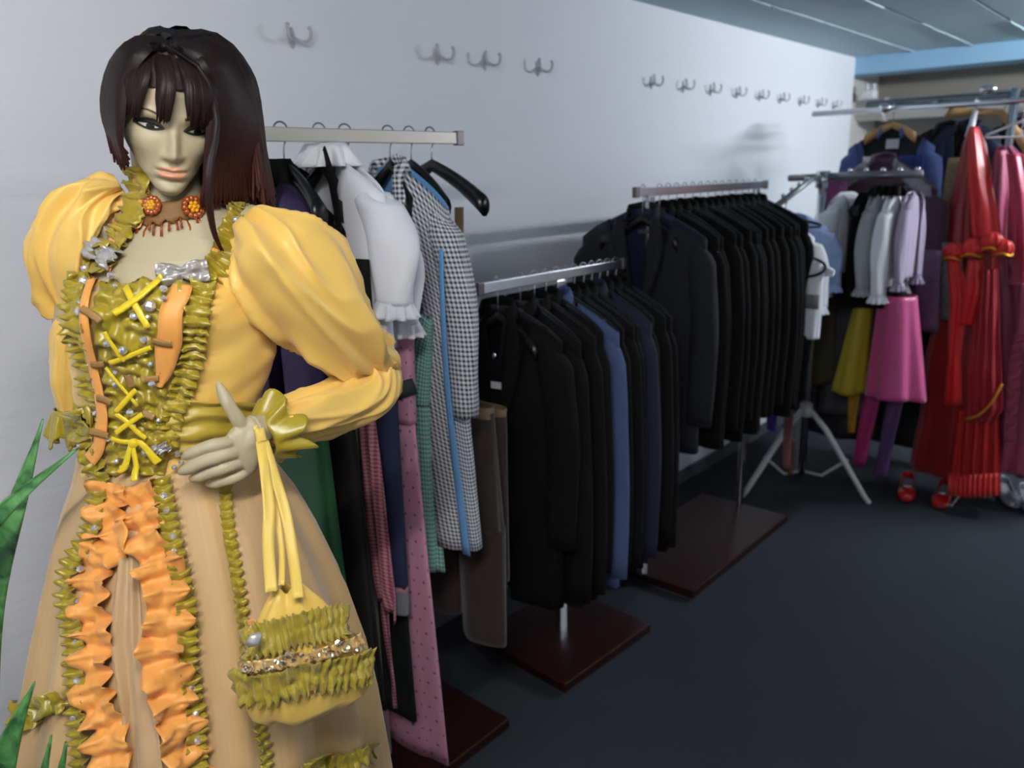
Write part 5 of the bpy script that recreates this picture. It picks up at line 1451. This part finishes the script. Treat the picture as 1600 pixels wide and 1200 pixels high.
def cloth(name, quad, m, parent, y0, n=18, amp=.012, waves=5, seed=0, solid=.003):
    """draped piece between left and right photo outlines [(py, l, r)], at y"""
    rows = []; pys = np.linspace(quad[0][0], quad[-1][0], 30)
    for py in pys:
        l = interp(py, [q[0] for q in quad], [q[1] for q in quad]); r = interp(py, [q[0] for q in quad], [q[2] for q in quad]); y = interp(py, [q[0] for q in quad], [q[3] for q in quad])
        rows.append([at(l + (r - l) * k / n, py, y, y0) + Vector((0, -.035 * math.sin(PI * k / n) + amp * math.sin(waves * k / n * 6.28 + seed + py * .012) + amp * .7 * noise.noise(Vector((k * .4, py * .02, seed))), 0)) for k in range(n + 1)])
    return MB().grid(rows).build(name, m, parent, solid=solid)
cloth('lit_side_drape', [(198, 1515, 1530, GY - .03), (260, 1512, 1544, GY - .06), (330, 1516, 1560, GY - .08), (372, 1520, 1566, GY - .08)], RED, g, GY, 18, .007, 2, 1)  # brighter red over the right half paints that side as lit
for k, (px, py, r) in enumerate(((1490, 394, .042), (1520, 388, .045), (1550, 378, .045), (1568, 388, .04))):
    c = at(px, py, GY - .11, GY); pb = MB(); rows = []
    for j in range(12):
        a = PI * j / 11; rows.append([c + Vector((r * math.sin(a) * (1 + .10 * math.sin(8 * q + k)) * math.cos(q), r * .9 * math.sin(a) * (1 + .10 * math.sin(8 * q + k)) * math.sin(q), r * math.cos(a))) for q in [2 * PI * i / 40 for i in range(40)]])
    p_ = pb.loft(rows).build('puff', RED, g)
    MB().tube([c + Vector((r * .9 * math.cos(q), r * .85 * math.sin(q), -r * .62 + .006 * math.sin(3 * q))) for q in [2 * PI * i / 30 for i in range(31)]], .006, 8).build('gold_edge', GOLD, p_)
cloth('hanging_sleeve', [(405, 1478, 1502, GY - .10), (470, 1482, 1512, GY - .10), (560, 1482, 1500, GY - .11), (632, 1476, 1504, GY - .10)], RED, g, GY, 10, .008, 2, 2)
cloth('front_drape', [(405, 1512, 1535, GY - .12), (450, 1505, 1540, GY - .13), (506, 1498, 1528, GY - .13)], RED, g, GY, 10, .010, 2, 3)
cloth('overskirt', [(420, 1530, 1560, GY - .11), (500, 1522, 1562, GY - .13), (580, 1514, 1566, GY - .14), (640, 1512, 1568, GY - .14), (656, 1510, 1556, GY - .14)], mat('crimson_satin', (178, 22, 40), .36, sheen=.2), g, GY, 18, .014, 4, 4)
gt = smooth_path([at(1508, 656, GY - .19, GY), at(1530, 648, GY - .19, GY), at(1550, 628, GY - .18, GY), at(1566, 600, GY - .16, GY)], 24)
MB().tube(gt, .006, 8).build('gold_edge', GOLD, g)
cloth('underskirt', [(640, 1492, 1560, GY - .08), (700, 1486, 1562, GY - .10), (772, 1480, 1562, GY - .12)], mat('scarlet_cotton', (186, 18, 16), .6), g, GY, 20, .016, 5, 5)
frl = MB(); rows = []
for j in range(5):
    rows.append([at(1482 + 80 * k / 60, 738 + 9 * j, GY - .13 - .008 * j, GY) + Vector((0, .014 * math.sin(k * 1.1) * (j / 4 + .2) - .03 * math.sin(PI * k / 60), 0)) for k in range(61)])
frl.grid(rows).build('hem_frill', RED, g, solid=.003)
hw = thing('clothes_hanger', 'white hanger tip rising from the red gown', 'hanger', (0, 0, 0))
p0 = on_y(1523, 168, FY - .02); hw.location = (p0[0], FY, FZ + .014)
hk = MB(); hanger_hook(hk, .045); hk.build('hook', CHROME, hw)
MB().tube([(0, 0, -.04), (0, -.03, -.10), (0, -.06, -.16)], [(.008, .012), (.016, .014), (.024, .018)], 12).build('hanger_body', WHITEPL, hw)

# ------------------------------------------------------------------ the pink gown at the right edge
PY_ = 4.22
ROSE = mat('rose_satin', (186, 84, 118), .38, sheen=.3, bump=.1, bscale=40)
g2 = gown('rose_gown', 'dusty rose satin gown at the right edge of the far rail', PY_, [(228, 1560, 1580), (250, 1552, 1600), (300, 1545, 1620), (350, 1542, 1640), (400, 1552, 1640), (480, 1556, 1650), (600, 1560, 1660), (740, 1556, 1665)], mat('mauve_taffeta', (150, 64, 100), .4, sheen=.2), seed=8, waves=8, tmax=.09)
cloth('left_sleeve', [(235, 1556, 1572, PY_ - .06), (300, 1546, 1576, PY_ - .08), (370, 1544, 1574, PY_ - .08), (392, 1548, 1570, PY_ - .08)], ROSE, g2, PY_, 12, .010, 2, 6)
cloth('front_panel', [(240, 1572, 1600, PY_ - .08), (300, 1578, 1614, PY_ - .10), (400, 1586, 1624, PY_ - .11), (440, 1584, 1628, PY_ - .11)], mat('raspberry_satin', (196, 56, 92), .36, sheen=.2), g2, PY_, 12, .010, 2, 7)
for x0, pts in ((0, [(405, 1582), (425, 1590), (445, 1583)]), (1, [(520, 1596), (560, 1588), (620, 1582), (690, 1578)])):
    rows = []; ps = smooth_path([(b, a, 0) for a, b in pts], 70)
    for j in range(5):
        rows.append([at(q[0] + (j - 2) * 5, q[1], PY_ - .13 - .012 * math.sin(i * .9 + j), PY_) for i, q in enumerate(ps)])
    MB().grid(rows).build('edge_frill', ROSE, g2, solid=.002)
cloth('skirt_front', [(440, 1590, 1640, PY_ - .08), (560, 1584, 1650, PY_ - .10), (680, 1572, 1660, PY_ - .11), (738, 1560, 1660, PY_ - .11)], ROSE, g2, PY_, 16, .012, 3, 9)
hp = make_hanger('white plastic hanger above the dusty rose gown', drop=.07, span=.19, slope=.42, m=WHITEPL, kind='wire'); hp.location = (-.68, FY, FZ + .014); hp.rotation_euler = (0, 0, .15)

# ------------------------------------------------------------------ shoes
def pump(label, loc, rz, m, trim_m, group=None):
    o = thing('pump_shoe', label, 'shoe', loc, rz, group)   # toe points to -y
    outl = [(-.118, .010), (-.110, .024), (-.085, .036), (-.05, .040), (0, .034), (.05, .030), (.09, .029), (.108, .022), (.114, .006)]
    sole = [[(s * w, y, 0) for y, w in outl] for s in (-1, 1)]
    n = 40; rings = []
    def ow(y): return interp(y, [a for a, b in outl], [b for a, b in outl])
    ys = np.linspace(-.118, .114, 40)
    loopb = [(ow(y), y) for y in ys] + [(-ow(y), y) for y in ys[::-1]]
    heel = lambda y: .004 + .035 * max(0, min(1, (y + .01) / .09)) ** 1.3
    topz = lambda y: interp(y, [-.118, -.10, -.06, -.035, .03, .114], [.020, .034, .050, .046, .048, .085])
    MB().loft([[(x * k, y, heel(y) * (1) + dz) for x, y in loopb] for k, dz in ((.92, 0), (1, .004), (1.0, .010))]).build('sole', trim_m, o)
    MB().loft([[(x * k, y, heel(y) + .008 + (topz(y) - heel(y) - .008) * f) for x, y in loopb] for f, k in ((0, 1.0), (.3, 1.03), (.7, .97), (1.0, .86 if True else 1))], (False, False)).build('upper', m, o, solid=.003)
    vam = MB().grid([[(ow(y) * .90 * u, y, topz(y) - .002 + .010 * (1 - u * u)) for u in np.linspace(-1, 1, 13)] for y in np.linspace(-.117, -.035, 14)])
    vam.build('vamp', m, o, solid=.003)
    MB().loft([[(x, y, z) for x, y in [(r * math.cos(q), .085 + r * 1.1 * math.sin(q)) for q in [2 * PI * k / 16 for k in range(16)]]] for z, r in ((0, .012), (.02, .013), (.038, .022))]).build('heel', m, o)
    MB().tube([(-.022, -.052, .058), (-.010, -.056, .066), (0, -.054, .062), (.010, -.056, .066), (.022, -.052, .058)], [.003, .007, .004, .007, .003], 8).build('bow', GOLD if m is RED else CHROME, o)
    MB().grid([[(ow(y) * .8 * u, y, heel(y) + .014) for u in np.linspace(-1, 1, 7)] for y in np.linspace(-.04, .105, 12)]).build('insole', MM('insole_grey', (120, 118, 122), .7), o)
    return o
BLKS = mat('shoe_sole', (18, 16, 16), .6)
GLOSSR = mat('red_patent', (196, 16, 20), .22, coat=.4)
SILV = mat('silver_leather', (170, 172, 180), .28, .5)
pump('red pump with a gold bow, left one of the pair below the red gown', (-.985, 4.08, 0), .25, GLOSSR, BLKS, 'red pumps')
pump('red pump with a gold bow, right one of the pair below the red gown', (-.825, 4.09, 0), .12, GLOSSR, BLKS, 'red pumps')
pump('silver shoe, left one of the pair below the rose gown', (-.585, 4.30, 0), .45, SILV, BLKS, 'silver shoes')
pump('silver shoe, right one of the pair below the rose gown', (-.49, 4.26, 0), .40, SILV, BLKS, 'silver shoes')
